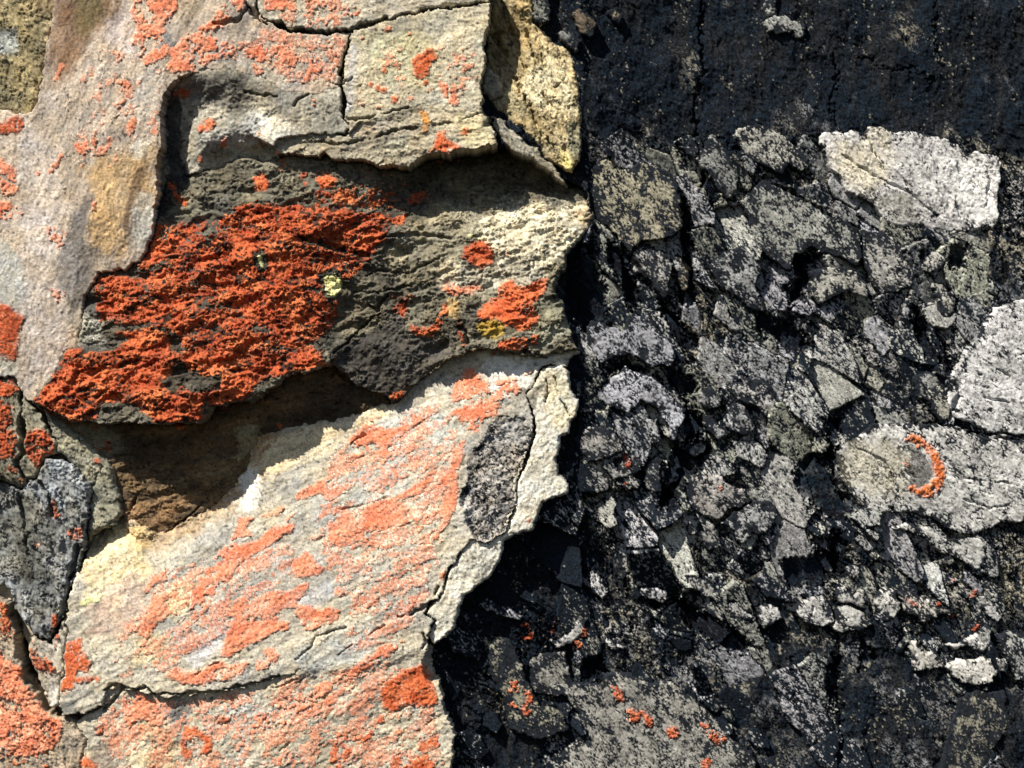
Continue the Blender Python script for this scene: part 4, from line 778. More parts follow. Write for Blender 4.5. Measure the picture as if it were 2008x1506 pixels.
lichen('red lichen crest running along the upper edge of the ledge', [(458,402),(500,392),(560,405),(620,420),(642,430),(690,440),(720,430),(750,430),(793,416),(790,436),(742,442),(702,446),(694,476),(650,484),(620,480),(560,456),(520,450),(470,440)], .86, RED, 9, (-8,2.4), 3.0, 'red_lichen')
lichen('red fringe between the matted lichen and the dark rock', [(600,492),(650,488),(690,500),(728,516),(720,532),(690,537),(668,562),(650,540),(620,520)], .55, RED, 9, (10,1.6), 2.6, 'red_lichen')
lichen('mixed red and grey lichen in the recess under the stepped ledge', [(580,372),(640,362),(700,370),(765,362),(790,380),(800,405),(740,408),(690,402),(640,392)], .50, RED, 10, (-8,2.6), 2.2, 'red_lichen')
lichen('red lichen in the recess at the border of the deep shadow', [(700,335),(770,325),(800,345),(785,365),(720,362)], .34, ORANGE, 10, (-8,2.6))
lichen('dark red lichen lying in the deep shadow', [(800,370),(835,362),(838,385),(815,400),(798,395)], .62, RED, 8, (-20,1.6), 2.4, 'red_lichen')
lichen('orange triangle at the left of the recess', [(490,346),(510,334),(531,360),(520,372),(494,374)], .85, ORANGE, 5)
lichen('round bright orange rosette in the recess', [(615,346),(640,334),(661,350),(651,370),(625,371)], .9, ORANGE, 4)
lichen('dull orange patch left of the round rosette', [(580,333),(600,330),(612,355),(592,365)], .6, RED, 6)
lichen('orange streak running down the dark gully', [(318,356),(335,349),(346,375),(364,390),(361,407),(345,397),(330,377)], .72, ORANGE, 4)
lichen('round orange rosette on the sunlit end of the ledge', [(908,482),(930,470),(950,469),(971,490),(967,515),(945,532),(925,522),(907,506)], .9, RED, 5)
lichen('small pale orange fleck right of the round ledge rosette', [(980,490),(1002,490),(1000,505),(985,500)], .6, PALE, 4)
lichen('pink orange smear crossing the sunlit ledge', [(862,560),(880,547),(905,562),(935,554),(957,570),(920,576),(890,582),(870,572)], .72, PALE, 5, (10,1.6))
lichen('big orange crust reaching up to the right edge of the ledge', [(930,612),(970,582),(985,550),(1005,545),(1020,562),(1045,552),(1076,539),(1073,566),(1060,580),(1052,600),(1062,630),(1040,647),(1015,652),(975,628),(935,630)], .84, ORANGE, 6, (-30,1.8))
lichen('mustard yellow lichen below the big orange crust', [(935,638),(970,622),(1000,616),(992,650),(972,670),(945,662)], .85, ((.40,.27,.055),(.33,.21,.04)), 6, (0,1.2), 2.2, 'mustard_lichen')
lichen('orange lip under the mustard yellow lichen', [(958,682),(1000,660),(1057,655),(1052,675),(1030,690),(1000,688),(965,700)], .74, ORANGE, 6, (-10,1.6))
lichen('red cup-shaped lichen on the dark wedge rock', [(798,620),(810,640),(845,638),(872,588),(882,608),(866,642),(850,662),(830,662),(803,652)], .78, RED, 5, (0,1.2), 3.0, 'red_lichen')
lichen('red lichen with a dark pit left of the cup', [(768,582),(800,575),(826,577),(802,592),(790,622),(768,606),(778,592)], .7, RED, 6, (0,1.2), 2.8, 'red_lichen')
lichen('red lichen in the pit at the end of the slab', [(890,632),(905,630),(922,660),(926,676),(904,677)], .7, RED, 5, (0,1.2), 2.6, 'red_lichen')
lichen('red tuft at the tip of the dark wedge rock', [(752,776),(780,764),(795,764),(792,780),(765,785)], .75, RED, 5, (0,1.3), 3.0, 'red_lichen')
# --- left margin
lichen('red lichen strip left of the crack at the left margin', [(-20,780),(20,788),(34,830),(33,900),(-20,905)], .68, RED, 8, (70,1.5), 2.6, 'red_lichen')
lichen('red cushion right of the crack at the left margin', [(46,848),(80,837),(102,855),(106,880),(118,890),(88,896),(72,917),(44,892)], .82, RED, 6, (0,1.2), 3.0, 'red_lichen')
lichen('orange corner patch above the left margin crack', [(-20,738),(25,747),(36,765),(10,782),(-20,780)], .78, ORANGE, 6)
lichen('red thread in the crack of the blue grey rock', [(88,953),(98,973),(116,1005),(126,1015),(105,1020),(95,990)], .72, RED, 4, (50,1.6), 2.4, 'red_lichen')
lichen('pink patch at the right edge of the blue grey rock', [(128,1038),(166,1034),(161,1060),(140,1062)], .64, PALE, 6)
lichen('red scrap on the left of the shaded brown hollow', [(178,874),(215,862),(223,874),(205,890),(190,886)], .6, RED, 5, (0,1.3), 2.4, 'red_lichen')
dots([((190,904,9),'small red spot below the red scrap',.7,RED),((548,838,9),'small orange spot at the top edge of the cream slab',.7),((185,838,5),'tiny red fleck under the wide red sheet',.7,RED),((72,1070,6),'faint orange fleck on the blue grey rock',.6,PALE)])
lichen('orange trail at the top of the blue grey rock', [(8,905),(30,915),(55,945),(60,955),(40,945),(15,925)], .6, RED, 5, (45,1.6), 2.4, 'red_lichen')
lichen('large orange crust on the rock in the bottom left corner', [(-20,1262),(40,1302),(70,1352),(95,1397),(128,1410),(122,1440),(104,1472),(50,1492),(-20,1486)], .74, PALE, 12, (50,1.5), 2.8)
lichen('orange scraps along the bottom edge at far left', [(20,1492),(70,1480),(100,1500),(100,1520),(10,1520)], .45, ORANGE, 9)
lichen('red lichen above the dark cleft in the lower left corner', [(-20,1168),(15,1186),(29,1240),(30,1264),(-20,1236)], .62, RED, 8, (60,1.5), 2.6, 'red_lichen')
lichen('red lichen on the thin sliver between the cracks', [(55,1262),(75,1252),(86,1290),(110,1298),(113,1322),(95,1322),(72,1335),(60,1305)], .58, RED, 7, (70,1.4), 2.6, 'red_lichen')
lichen('red lichen beside the upper end of the dark cleft', [(100,1207),(127,1200),(127,1240),(106,1272),(94,1252)], .62, RED, 6, (70,1.4), 2.6, 'red_lichen')
# --- cream slab
lichen('orange patch at the lower left corner of the cream slab', [(123,1262),(160,1250),(166,1275),(179,1300),(176,1318),(156,1316),(152,1325),(202,1322),(197,1336),(150,1341),(124,1372),(119,1350)], .82, ORANGE, 7, (-28,1.5))
lichen('orange colony with a pointed right arm at the upper left of the cream slab', [(467,1013),(501,1012),(553,988),(560,995),(545,1011),(522,1017),(500,1015),(492,1024),(483,1034),(488,1042),(504,1050),(490,1055),(465,1058),(446,1063),(455,1045),(462,1027)], .86, PALE, 4, S28)
lichen('long streaked orange colony on the left half of the cream slab', [(259,1238),(285,1199),(298,1168),(311,1165),(337,1160),(352,1160),(344,1176),(326,1181),(347,1194),(368,1194),(375,1168),(381,1147),(390,1125),(410,1105),(436,1075),(455,1063),(480,1064),(500,1058),(520,1045),(545,1033),(570,1028),(587,1036),(575,1045),(560,1051),(548,1059),(540,1068),(515,1080),(500,1088),(480,1102),(462,1118),(453,1142),(425,1160),(414,1188),(388,1220),(360,1236),(372,1203),(352,1212),(324,1220),(311,1222),(308,1235),(298,1253),(280,1271),(272,1251)], .76, PALE, 6, S28)
lichen('small orange hook above the long left colony', [(279,1156),(300,1128),(325,1119),(332,1138),(302,1151),(290,1167)], .8, PALE, 4, S28)
lichen('two-lobed orange patch on the upper middle of the cream slab', [(573,975),(595,955),(620,942),(654,929),(656,937),(640,948),(646,955),(676,947),(691,950),(688,960),(668,972),(650,986),(636,983),(626,972),(605,978),(580,985)], .9, PALE, 4, S28)
lichen('slim orange streak left of the grey patch on the cream slab', [(556,1020),(572,1003),(582,1000),(578,1010),(562,1025)], .85, PALE, 3, S28)
lichen('ragged orange patch right of the grey smooth area', [(572,1100),(600,1081),(616,1092),(622,1103),(643,1111),(626,1125),(597,1134),(574,1132),(570,1116)], .78, PALE, 5, S28)
lichen('short thin orange streak right of the grey patch', [(590,1061),(610,1050),(642,1044),(641,1052),(612,1063)], .7, PALE, 4, S28)
lichen('forked orange colony below the tip of the shaded hollow', [(680,862),(700,830),(720,813),(757,813),(752,840),(800,828),(830,798),(842,800),(827,830),(802,846),(772,862),(772,890),(750,912),(735,902),(720,896),(668,912),(690,886)], .70, PALE, 9, S28)
lichen('big orange colony rising to the upper right of the cream slab', [(866,830),(880,790),(880,760),(902,730),(925,708),(942,740),(967,760),(1002,744),(1032,760),(1002,790),(982,812),(952,832),(930,852),(908,852),(898,822),(870,812)], .70, PALE, 10, S28)
lichen('orange streak on the white upper corner of the cream slab', [(958,748),(990,738),(1016,736),(1018,752),(985,766)], .74, PALE, 6, S28)
lichen('thin orange streak near the tip of the cream slab', [(1010,738),(1050,720),(1082,709),(1080,718),(1042,737)], .7, PALE, 4, S28)
lichen('orange smear left of the cracked white rim', [(1000,765),(1045,752),(1040,768),(1015,782)], .5, PALE, 6, S28)
lichen('oval orange patch right of the forked colony', [(788,872),(840,853),(844,875),(802,890),(783,886)], .68, PALE, 7, S28)
dots([((790,912,13),'small orange patch below the oval patch',.7,PALE),((665,1160,12),'orange dot in the lower middle of the slab',.75,PALE)])
lichen('orange band along the left side of the dark oval flake', [(886,882),(912,856),(914,895),(903,915),(896,942),(906,952),(895,1000),(882,1026),(862,1046),(868,1062),(848,1060),(845,1050),(850,1030),(860,1012),(822,1022),(822,1010),(858,997),(872,973),(876,956),(858,950),(870,930)], .78, PALE, 6, (-50,2))
lichen('long streaked orange colony in the centre of the cream slab', [(639,1041),(652,999),(678,988),(699,1017),(715,991),(756,978),(798,957),(834,929),(848,917),(860,921),(847,948),(821,969),(782,982),(808,997),(798,1012),(810,1028),(793,1031),(777,1037),(751,1044),(733,1042),(715,1051),(738,1056),(751,1064),(737,1078),(704,1062),(691,1068),(668,1086),(651,1094),(655,1072),(641,1059)], .80, PALE, 6, S28)
lichen('broad orange colony along the lower left of the cream slab', [(428,1212),(440,1200),(461,1176),(482,1165),(492,1176),(515,1165),(534,1157),(565,1155),(588,1147),(606,1141),(610,1152),(588,1178),(624,1191),(640,1188),(667,1196),(667,1212),(650,1222),(622,1231),(591,1241),(588,1220),(578,1195),(562,1197),(547,1214),(572,1218),(570,1236),(545,1240),(526,1252),(505,1263),(484,1266),(453,1286),(428,1292),(440,1258),(445,1240),(458,1214)], .80, PALE, 6, S28)
lichen('orange rosette with a pale middle above the long crack', [(510,1290),(520,1270),(535,1266),(552,1282),(548,1298),(530,1308),(505,1318),(500,1305)], .72, PALE, 5, S28)
lichen('orange band just above the long horizontal crack', [(322,1328),(345,1306),(388,1311),(414,1294),(440,1296),(470,1290),(490,1300),(480,1318),(450,1334),(400,1345),(360,1340)], .76, PALE, 6, S28)
lichen('faint orange streaks left of the band above the long crack', [(222,1292),(290,1284),(312,1296),(280,1308),(240,1318)], .5, PALE, 7, S28)
lichen('orange streaks on the lower right of the cream slab', [(650,1330),(700,1300),(740,1268),(790,1238),(832,1218),(812,1240),(772,1277),(722,1322),(700,1330)], .56, PALE, 10, S28)
lichen('faded orange haze of lichen beside the white rim', [(735,1092),(756,1072),(798,1069),(845,1069),(868,1085),(860,1105),(834,1129),(795,1134),(756,1142),(722,1147),(735,1129),(751,1105)], .62, FILM, 9, S28)
lichen('orange streaks at the middle right of the cream slab', [(700,1195),(740,1170),(800,1165),(800,1180),(740,1195)], .5, PALE, 8, S28)
lichen('orange streak rising beside the notch in the white rim', [(790,1200),(815,1165),(828,1160),(820,1185),(800,1205)], .6, PALE, 5, S28)
lichen('rusty pit on the white rim above the notch', [(862,1125),(872,1115),(880,1128),(872,1142),(864,1140)], .8, RED, 3, (0,1), 2.0, 'red_lichen')
dots([((925,1065,7),'tiny orange dot on the white rim',.6,PALE),((1037,1022,6),'tiny orange dot at the outer edge of the white rim',.7,PALE),((1003,1025,5),'tiny orange dot inside the outer edge of the white rim',.7,PALE)])
# --- lower block
lichen('dense orange crust at the right corner of the lower block', [(745,1352),(760,1330),(790,1310),(838,1298),(852,1340),(864,1382),(832,1390),(802,1382),(770,1402),(748,1382)], .88, ORANGE, 6, (0,1.2), 2.4)
lichen('orange network in the middle of the lower block', [(520,1362),(560,1358),(600,1368),(630,1340),(660,1335),(690,1345),(660,1380),(640,1400),(602,1412),(570,1432),(540,1402)], .62, PALE, 13, S28)
lichen('orange trail descending from the dense corner crust', [(720,1440),(735,1400),(762,1398),(748,1430),(730,1450),(702,1462),(682,1492),(672,1520),(643,1520),(645,1470),(665,1432)], .68, ORANGE, 9, (-50,1.5))
lichen('orange patch near the right edge of the lower block', [(830,1440),(862,1438),(864,1460),(832,1477),(810,1472)], .7, ORANGE, 6)
lichen('orange crust at the bottom edge right of the middle', [(768,1482),(830,1474),(870,1490),(868,1520),(758,1520)], .62, ORANGE, 10)
lichen('orange sheet below the left part of the long crack', [(240,1362),(270,1352),(300,1370),(332,1400),(320,1422),(270,1417),(256,1432),(243,1412)], .78, PALE, 8)
lichen('orange rosette with a grey centre near the bottom edge', [(362,1420),(390,1424),(416,1440),(422,1465),(410,1482),(390,1476),(402,1456),(385,1444),(372,1460),(380,1482),(362,1500),(352,1462)], .82, ORANGE, 5)
lichen('small red patch at the left end of the lower block', [(184,1425),(206,1419),(207,1440),(190,1447)], .75, RED, 4, (0,1.2), 2.2, 'red_lichen')
lichen('orange patch at the bottom edge left of the cream rock', [(155,1482),(175,1478),(192,1500),(190,1520),(155,1520)], .75, ORANGE, 6)
lichen('small red spot right of the dark stain on the lower block', [(438,1396),(455,1404),(452,1418),(418,1420)], .7, RED, 4, (0,1.2), 2.2, 'red_lichen')
lichen('orange strip in the middle bottom of the lower block', [(495,1380),(522,1370),(528,1420),(500,1440),(488,1430)], .55, PALE, 8, (-60,1.6))
dots([((305,1452,12),'faint orange dot on the cream rock at the bottom',.6,PALE),((480,1455,12),'orange dot near the bottom middle',.6,PALE),((552,1490,12),'orange dot at the bottom edge',.7),((782,1432,12),'orange dot under the dense corner crust',.7,PALE),((300,1500,10),'orange dot at the bottom edge under the rosette',.6,PALE)])
# --- lichens on the dark cliff
RG = 'orange lichens on the dark cliff'
def rl(label, poly, cover=.75, rag=5, tone=ORANGE): lichen(label, poly, cover, tone, rag, (57, 1.1), 3.0, 'orange_lichen', RG)
rl('orange lichen shaped like a horseshoe on the pale slab', [(1778,863),(1795,849),(1813,855),(1832,873),(1849,890),(1861,915),(1864,935),(1856,960),(1841,976),(1820,981),(1800,973),(1786,960),(1794,954),(1812,960),(1826,950),(1839,934),(1833,912),(1829,892),(1806,882),(1799,870)], .80, 5, ((.62,.185,.05),(.52,.12,.03)))
rl('scraps of orange inside the horseshoe lichen', [(1778,905),(1786,898),(1790,912),(1796,925),(1788,940),(1780,930)], .42, 6)
rl('open ring of orange lichen on the mottled olive stone', [(998,1345),(1012,1336),(1026,1352),(1042,1362),(1048,1385),(1044,1405),(1030,1413),(1018,1402),(1000,1390),(1003,1382),(1020,1392),(1031,1394),(1033,1376),(1021,1361),(1002,1366)], .66, 6)
rl('red ring-shaped lichen below the long splinter', [(1018,1222),(1033,1226),(1047,1242),(1048,1258),(1038,1266),(1025,1262),(1022,1250),(1032,1254),(1038,1247),(1030,1236),(1020,1238)], .68, 4, RED)
rl('small orange comma left of the curled flake', [(1067,1258),(1083,1242),(1086,1224),(1092,1226),(1091,1245),(1076,1262)], .8, 3)
rl('orange lichen on the tip of the curled flake', [(1145,1234),(1156,1240),(1152,1256),(1139,1252)], .75, 3)
rl('orange lichen under the tip of the curled flake', [(1121,1263),(1135,1259),(1149,1270),(1141,1279),(1125,1281)], .7, 4)
rl('upright orange lichen on the top of the bottom slab', [(1200,1350),(1214,1352),(1226,1370),(1229,1386),(1215,1386),(1205,1370)], .72, 4)
rl('orange lichen like a broken ring in the middle of the bottom slab', [(1231,1394),(1250,1397),(1275,1403),(1286,1424),(1284,1441),(1268,1432),(1262,1412),(1252,1426),(1234,1426)], .72, 5)
rl('orange lichen right of the broken ring on the bottom slab', [(1310,1440),(1328,1427),(1343,1445),(1330,1461),(1315,1457)], .66, 5)
rl('orange lichen at the right border of the bottom slab', [(1374,1425),(1395,1424),(1392,1440),(1420,1443),(1432,1458),(1416,1468),(1390,1456)], .66, 5)
rl('red branching lichen on the small grey pebble', [(1211,889),(1228,887),(1239,905),(1242,921),(1220,923),(1226,906)], .6, 5, RED)
rl('tiny orange fleck on the pale angular stone', [(1408,957),(1418,950),(1425,958),(1416,966)], .7, 3)
rl('red streak on the jumbled pale stone', [(1778,1170),(1795,1180),(1817,1194),(1802,1197),(1785,1183)], .7, 3, RED)
rl('red line along the broken stone at the right', [(1936,1210),(1942,1224),(1926,1246),(1918,1242),(1934,1224)], .72, 3, RED)
rl('thin red streak above the broken stone at the right', [(1910,1178),(1926,1158),(1931,1162),(1922,1180)], .6, 3, RED)
rl('rusty fleck on the left edge of the tailed pale stone', [(1796,1298),(1804,1296),(1806,1312),(1798,1314)], .8, 2, RED)
rl('small orange lichen cut by the bottom edge', [(1378,1500),(1390,1492),(1402,1500),(1400,1520),(1380,1520)], .7, 4)
for (x, y, q), t in [((1850,1190,7),'orange dot at the right end of the jumbled stone'),((1816,1219,6),'orange dot under the jumbled stone'),((1878,1212,6),'orange dot between the jumbled stone and the broken stone'),((1880,1143,6),'orange dot on the grey rock above the jumbled stone'),((1816,1105,6),'pink dot below the flat pale shard'),((1229,950,4),'tiny red dot on the knobbly pebble')]:
    rl(t, [(x + q * math.cos(k), y + q * math.sin(k)) for k in np.linspace(0, 5.5, 7)], .7, 3, RED)
lichen('loose orange flecks over the right half of the cream slab', [(640,900),(700,850),(860,780),(900,840),(890,960),(850,1060),(840,1200),(760,1260),(680,1280),(690,1180),(640,1120),(620,1000)], .62, FILM, 12, S28)
lichen('loose orange flecks over the left half of the cream slab', [(230,1240),(280,1180),(330,1110),(430,1080),(560,1040),(600,1130),(520,1160),(420,1260),(320,1320),(240,1330)], .62, FILM, 12, S28)
lichen('fine orange flecks over the lower block right of the middle', [(560,1330),(640,1310),(760,1290),(860,1400),(870,1490),(640,1506),(520,1500),(500,1400)], .64, FILM, 14, (-30,2.4))
lichen('fine orange flecks over the left half of the lower block', [(210,1360),(320,1370),(500,1350),(520,1440),(480,1506),(230,1506),(190,1440)], .62, FILM, 14, (-30,1.8))
lichen('scattered orange flecks on the grey rocks along the top', [(500,70),(560,10),(680,10),(690,70),(660,160),(560,160),(480,110)], .64, FILM, 12)
lichen('scattered orange flecks on the tan rib below the top crust', [(190,90),(330,140),(320,260),(230,330),(150,320),(130,200)], .42, FILM, 12, (-60,1.5))
lichen('thin red growth filling the ledge between the thick red mats', [(300,440),(420,430),(480,400),(600,400),(790,420),(730,500),(670,560),(655,640),(590,690),(640,712),(560,740),(400,740),(340,640),(200,640),(180,550),(290,540)], .70, RED, 10, (-9,2.2), 2.4, 'red_lichen')
lichen('scattered red flecks in the recess under the stepped ledge', [(540,320),(700,325),(800,340),(800,410),(640,410),(520,390)], .28, RED, 10, (-9,2.4), 2.2, 'red_lichen')
lichen('scattered orange flecks on the greenish grey rock', [(700,80),(940,60),(940,200),(800,200),(700,220)], .42, FILM, 10)
#@@BUILD
# ------------------------------------------------------------------ materials
def make_mat(name, rough, bump, mottle, scale, spec=.2, attr='albedo'):
    m = bpy.data.materials.new(name)
    m.use_nodes = True
    nt = m.node_tree
    b = nt.nodes['Principled BSDF']
    b.inputs['Roughness'].default_value = rough
    b.inputs['Specular IOR Level'].default_value = spec
    at = nt.nodes.new('ShaderNodeAttribute'); at.attribute_name = attr
    tc = nt.nodes.new('ShaderNodeNewGeometry')
    n1 = nt.nodes.new('ShaderNodeTexNoise'); n1.inputs['Scale'].default_value = scale; n1.inputs['Detail'].default_value = 4; n1.inputs['Roughness'].default_value = .7
    nt.links.new(tc.outputs['Position'], n1.inputs['Vector'])
    mr = nt.nodes.new('ShaderNodeMapRange')
    mr.inputs['From Min'].default_value = .3; mr.inputs['From Max'].default_value = .7
    mr.inputs['To Min'].default_value = 1 - mottle; mr.inputs['To Max'].default_value = 1 + mottle
    nt.links.new(n1.outputs[0], mr.inputs['Value'])
    mx = nt.nodes.new('ShaderNodeVectorMath'); mx.operation = 'SCALE'
    nt.links.new(at.outputs['Color'], mx.inputs[0]); nt.links.new(mr.outputs[0], mx.inputs['Scale'])
    nt.links.new(mx.outputs[0], b.inputs['Base Color'])
    n2 = nt.nodes.new('ShaderNodeTexNoise'); n2.inputs['Scale'].default_value = scale * .6; n2.inputs['Detail'].default_value = 6; n2.inputs['Roughness'].default_value = .75
    nt.links.new(tc.outputs['Position'], n2.inputs['Vector'])
    bp = nt.nodes.new('ShaderNodeBump'); bp.inputs['Strength'].default_value = bump; bp.inputs['Distance'].default_value = .004
    nt.links.new(n2.outputs[0], bp.inputs['Height']); nt.links.new(bp.outputs[0], b.inputs['Normal'])
    return m
MATS = {'rock': make_mat('weathered_rock', .92, .35, .16, 260), 'dark': make_mat('dark_rock', .95, .6, .4, 240, .06), 'lichen': make_mat('lichen_crust', .95, .4, .14, 420)}

# ------------------------------------------------------------------ meshes
COLC = np.clip(COL, .006, .78)
X3_ALL = (PX - 1004) / 1000.0
Z3_ALL = ZC + (753 - PY) / 1000.0
def grid_mesh(name, mask, hgt, col, skirt_h, mat, smooth=True, X3=None, Z3=None):
    """one mesh from the cells that touch the mask; vertices outside it drop back to skirt_h and close the sides"""
    X3 = X3_ALL if X3 is None else X3; Z3 = Z3_ALL if Z3 is None else Z3
    NY, NX = mask.shape
    ii, jj = np.nonzero(mask)
    i0, i1 = max(ii.min() - 1, 0), min(ii.max() + 2, NY); j0, j1 = max(jj.min() - 1, 0), min(jj.max() + 2, NX)
    m = mask[i0:i1, j0:j1]
    cells = m[:-1, :-1] | m[1:, :-1] | m[:-1, 1:] | m[1:, 1:]
    used = np.zeros(m.shape, bool)
    used[:-1, :-1] |= cells; used[1:, :-1] |= cells; used[:-1, 1:] |= cells; used[1:, 1:] |= cells
    vid = np.full(m.shape, -1, np.int32)
    n = int(used.sum()); vid[used] = np.arange(n)
    if skirt_h is None:
        # the closing strip tucks just under whichever neighbour is lower
        own = np.where(m, hgt[i0:i1, j0:j1], 1e6)
        lowest = own.copy()
        for a in (-1, 0, 1):
            for b in (-1, 0, 1):
                lowest = np.minimum(lowest, np.roll(np.roll(own, a, 0), b, 1))
        sk = np.minimum(lowest, H[i0:i1, j0:j1]) - .7
    else:
        sk = skirt_h[i0:i1, j0:j1]
    hh = np.where(m, hgt[i0:i1, j0:j1], sk)[used]
    xs, zs = X3[i0:i1, j0:j1][used], Z3[i0:i1, j0:j1][used]
    # the closing vertices take the colour of a neighbour of the same piece
    cc = col[i0:i1, j0:j1].copy()
    out = ~m & used
    if out.any():
        acc = np.zeros_like(cc); cnt = np.zeros(m.shape, np.float32)
        for a in (-1, 0, 1):
            for b in (-1, 0, 1):
                mm = np.roll(np.roll(m, a, 0), b, 1); c2 = np.roll(np.roll(cc, a, 0), b, 1)
                acc += c2 * mm[..., None]; cnt += mm
        cc[out] = (acc / np.maximum(cnt, 1)[..., None])[out]
    cc = cc[used]
    co = np.stack([xs, -hh / 1000.0, zs], 1).astype(np.float32)
    lo = np.array([xs.mean(), -float(np.median(hh)) / 1000.0, zs.mean()], np.float32)
    co -= lo
    a, b, c, d = vid[:-1, :-1][cells], vid[:-1, 1:][cells], vid[1:, 1:][cells], vid[1:, :-1][cells]
    quads = np.stack([a, d, c, b], 1).astype(np.int32)
    me = bpy.data.meshes.new(name)
    nf = len(quads)
    me.vertices.add(n); me.vertices.foreach_set('co', co.ravel())
    me.loops.add(nf * 4); me.loops.foreach_set('vertex_index', quads.ravel())
    me.polygons.add(nf); me.polygons.foreach_set('loop_start', np.arange(0, nf * 4, 4, dtype=np.int32))
    me.update(calc_edges=True)
    at = me.attributes.new('albedo', 'FLOAT_COLOR', 'POINT')
    at.data.foreach_set('color', np.concatenate([cc, np.ones((n, 1), np.float32)], 1).astype(np.float32).ravel())
    me.polygons.foreach_set('use_smooth', np.full(nf, smooth))
    me.materials.append(mat)
    o = bpy.data.objects.new(name, me)
    C.objects.link(o)
    o.location = lo.tolist()
    return o

def grid_sub(name, mask, sl, hgt, col, skirt, mat):
    """the same over a window of the grid"""
    return grid_mesh(name, np.pad(mask, 2), np.pad(hgt, 2), np.pad(col, ((2, 2), (2, 2), (0, 0))), np.pad(skirt, 2, 'edge'), mat,
                     X3=np.pad(X3_ALL[sl], 2, 'edge'), Z3=np.pad(Z3_ALL[sl], 2, 'edge'))
# ---- rocks
objs = {}
def islands(m):
    """number the separate patches of a mask, largest first"""
    lab = np.where(m, np.arange(1, m.size + 1).reshape(m.shape), 0)
    while True:
        n = lab.copy()
        p = np.pad(n, 1)
        for a in (0, 1, 2):
            for b in (0, 1, 2):
                n = np.maximum(n, p[a:a + m.shape[0], b:b + m.shape[1]])
        n = np.where(m, n, 0)
        flat = np.concatenate([[0], n.ravel()])
        n = flat[flat[n]] if True else n                   # jump to the label's own label
        n = np.where(m, n, 0)
        if (n == lab).all(): break
        lab = n
    ids, inv, cnt = np.unique(lab, return_inverse=True, return_counts=True)
    inv = inv.reshape(m.shape)
    order = [k for k in np.argsort(-cnt) if ids[k] > 0]
    return [(inv == k, int(cnt[k])) for k in order]
def crop(mask, pad=3):
    ii, jj = np.nonzero(mask)
    return np.s_[max(ii.min() - pad, 0):ii.max() + pad + 1, max(jj.min() - pad, 0):jj.max() + pad + 1]
def grow(m):
    p = np.pad(m, 1); g = np.zeros_like(m)
    for a in (0, 1, 2):
        for b in (0, 1, 2):
            g |= p[a:a + m.shape[0], b:b + m.shape[1]]
    return g
# a piece cut in two by a later one keeps only its largest part
srt = np.argsort(LABEL.ravel(), kind='stable')
cnts = np.bincount(LABEL.ravel(), minlength=len(PIECES))
offs = np.concatenate([[0], np.cumsum(cnts)])
for k in range(1, len(PIECES)):
    if not cnts[k]: continue
    pix = srt[offs[k]:offs[k + 1]]
    ii, jj = pix // NX, pix % NX
    sl = np.s_[max(ii.min() - 2, 0):ii.max() + 3, max(jj.min() - 2, 0):jj.max() + 3]
    m = LABEL[sl] == k
    cl = m.copy(); cl[:-1, :-1] |= m[1:, :-1] | m[:-1, 1:] | m[1:, 1:]
    isl = islands(cl)
    if len(isl) > 1:
        for mm, n in isl[1:]:
            LABEL[sl][mm & m] = 0
for k, P in enumerate(PIECES):
    if cnts[k] < 12: continue
    mask = LABEL == k
    if mask.sum() < 12: continue
    o = grid_mesh(P['name'], mask, H, COLC, None, MATS[P['mat']])
    if P['kind']: o['kind'] = P['kind']
    if P['label']:
        o['label'] = P['label']; o['category'] = P['cat']
        if P['group']: o['group'] = P['group']
    if P['parent']:
        par = objs[P['parent']]
        o.parent = par
        o.location = Vector(o.location) - Vector(par.location)
    objs.setdefault(P['name'], o)

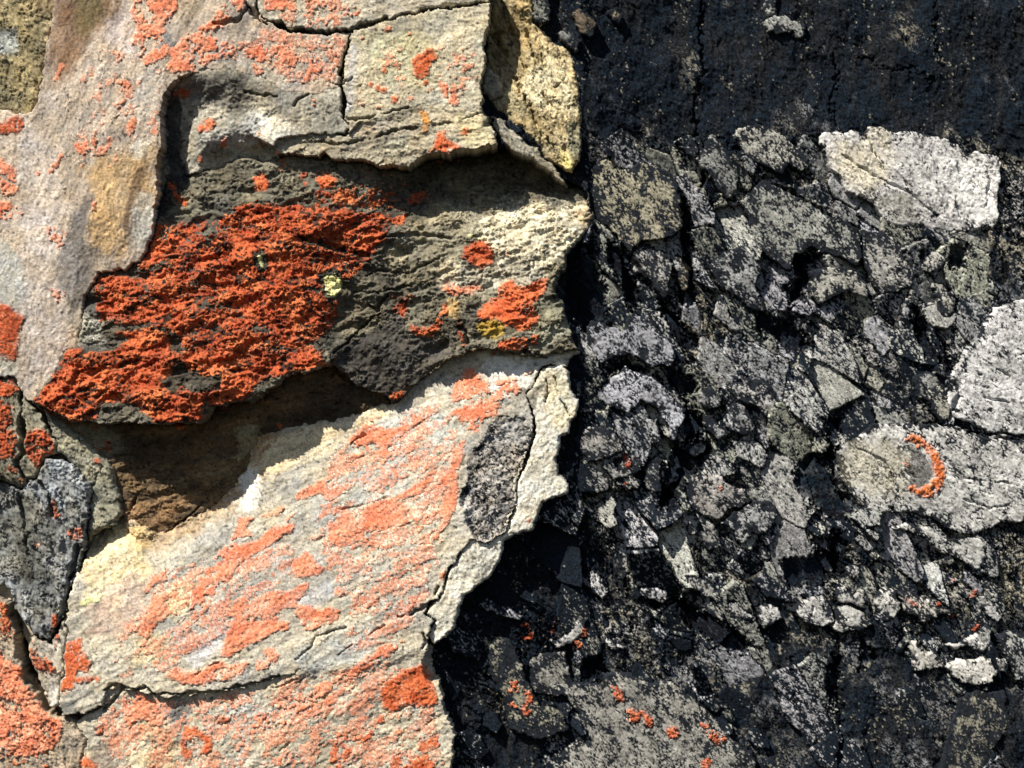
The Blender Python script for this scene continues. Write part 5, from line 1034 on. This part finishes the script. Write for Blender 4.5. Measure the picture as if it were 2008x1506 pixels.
# ---- lichens
TAKEN = np.zeros(PX.shape, bool)
def hrange():
    mn = H.copy(); mxx = H.copy()
    for a in (-1, 0, 1):
        for b in (-1, 0, 1):
            s = np.roll(np.roll(H, a, 0), b, 1)
            mn = np.minimum(mn, s); mxx = np.maximum(mxx, s)
    return mxx - mn
HR = hrange()
GRAN = .6 * noise(6, 78)[ALL] + .5 * noise(9, 71)[ALL] + .25 * WHITE2
for lab, poly, cover, tone, rag, grain, thick, name, grp in LICHENS:
    pp = np.array(poly, float)
    px0, px1, py0, py1 = pp[:, 0].min(), pp[:, 0].max(), pp[:, 1].min(), pp[:, 1].max()
    pad = rag * 2 + 6
    sl = np.s_[np.searchsorted(AY, py0 - pad):np.searchsorted(AY, py1 + pad) + 1, np.searchsorted(AX, px0 - pad):np.searchsorted(AX, px1 + pad) + 1]
    ang, stretch = grain
    big = max(px1 - px0, py1 - py0) > 70
    d = sdist(poly, PX[sl], PY[sl])
    f = .75 * fbm(22, 33, ang, stretch, 3, .65)[sl] + .4 * noise(8, 35, ang, max(1.0, stretch * .6))[sl] + .06 * WHITE[sl]
    e = d + rag * f * 1.15 - .5                              # ragged outline
    f2 = (.95 if big else .6) * fbm(34 if big else 18, 37, ang, stretch, 4, .62)[sl] + .38 * noise(8, 39, ang, max(1.0, stretch * .5))[sl] + .42 * noise(5, 38, ang, max(1.0, stretch * .7))[sl] * (1.0 if tone is FILM else .3 if name == 'red_lichen' else .7) + .20 * WHITE2[sl]
    hole = f2 + (cover - .5) * 2.1                           # gaps where the rock shows
    mm = np.minimum(e / 6.0 + .35 * noise(5, 36)[sl], hole * 2.4)
    mask = (mm > 0) & FINE[sl] & ~TAKEN[sl] & (HR[sl] < 18)
    mask &= grow(~grow(~mask)) | (WHITE[sl] > .9)            # no lone threads
    if mask.sum() < 6:
        print('lichen lost', lab); continue
    TAKEN[sl] |= (e > -9 - 5 * f) if name == 'yellow_lichen' and len(PIECES) else mask
    rough = 1.5 if name == 'red_lichen' else 1.0
    thick = .7 if tone is FILM else thick
    th = thick * np.clip(mm * 1.6, .25, 1) + thick * .75 * rough * np.maximum(GRAN[sl], -.6)
    a, b = V3(tone[0]), V3(tone[1])
    t = sm(-.5, .5, fbm(26, 45, ang, stretch, 3, .65)[sl] + .4 * GRAN[sl])
    cc = lerp(a, b, t)
    # thin growth lets the stone show between the grains of the crust
    lean = fbm(60, 47, ang, stretch, 3, .6)[sl]
    thin = np.clip((1 - sm(.0, 1.3, mm)) * .58 + .5 * sm(.0, .8, lean) * sm(.25, .9, .5 + .9 * GRAN[sl]) * (tone is PALE) + (.08 + .5 * sm(-.3, .5, noise(7, 51)[sl] + .3 * WHITE[sl])) * (tone is FILM), 0, .85)
    cc = cc + (COLC[sl] - cc) * thin[..., None]
    if name == 'red_lichen':                                 # dark bare pits between the lobes
        pit = sm(.24, .50, .8 * noise(8, 49, ang, 1.6)[sl] + .75 * fbm(30, 50, ang, 2.2, 3, .6)[sl])
        cc = cc + (V3((.60, .20, .075)) - cc) * (.6 * sm(.0, .7, fbm(44, 52, ang, 1.8, 3, .6)[sl] + .4 * GRAN[sl]))[..., None]  # random orange drift; raised lumps painted brighter as if lit
        cc = cc + (V3((.030, .022, .018)) - cc) * (.92 * pit)[..., None]; th = th - 4.0 * pit + 1.2 * GRAN[sl]
    hv = fbm(38, 57, ang, 1.4, 4, .65)[sl]
    cc = cc * np.stack([1 + .06 * hv, 1 + .22 * hv, 1 + .30 * hv], -1)
    cc = cc * np.clip(1 + .22 * WHITE[sl] + .26 * noise(5, 93)[sl], .3, 1.8)[..., None]
    col = np.clip(cc, .006, .8)
    main = None
    rest = np.zeros(mask.shape, bool)
    HL = H[sl] + np.maximum(th, .1) + .3
    cells = np.zeros(mask.shape, bool)
    cells[:-1, :-1] = mask[:-1, :-1] | mask[1:, :-1] | mask[:-1, 1:] | mask[1:, 1:]
    for isl, n in islands(cells):
        part = mask & isl
        if main is not None and part.sum() < 14:
            rest |= part; continue
        o = grid_sub(name if main is None else 'lichen_patch', part, sl, HL, col, H[sl] - .8, MATS['lichen'])
        if main is None:
            main = o; o['label'] = lab; o['category'] = 'lichen'; o['group'] = grp
        else:
            o.parent = main; o.location = Vector(o.location) - Vector(main.location)
    if rest.any():
        o = grid_sub('lichen_specks', rest, sl, HL, col, H[sl] - .8, MATS['lichen'])
        o['kind'] = 'stuff'; o.parent = main; o.location = Vector(o.location) - Vector(main.location)
print('pieces', len(PIECES), 'lichens', len(LICHENS), 'tris', sum(len(m.polygons) for m in bpy.data.meshes) * 2)
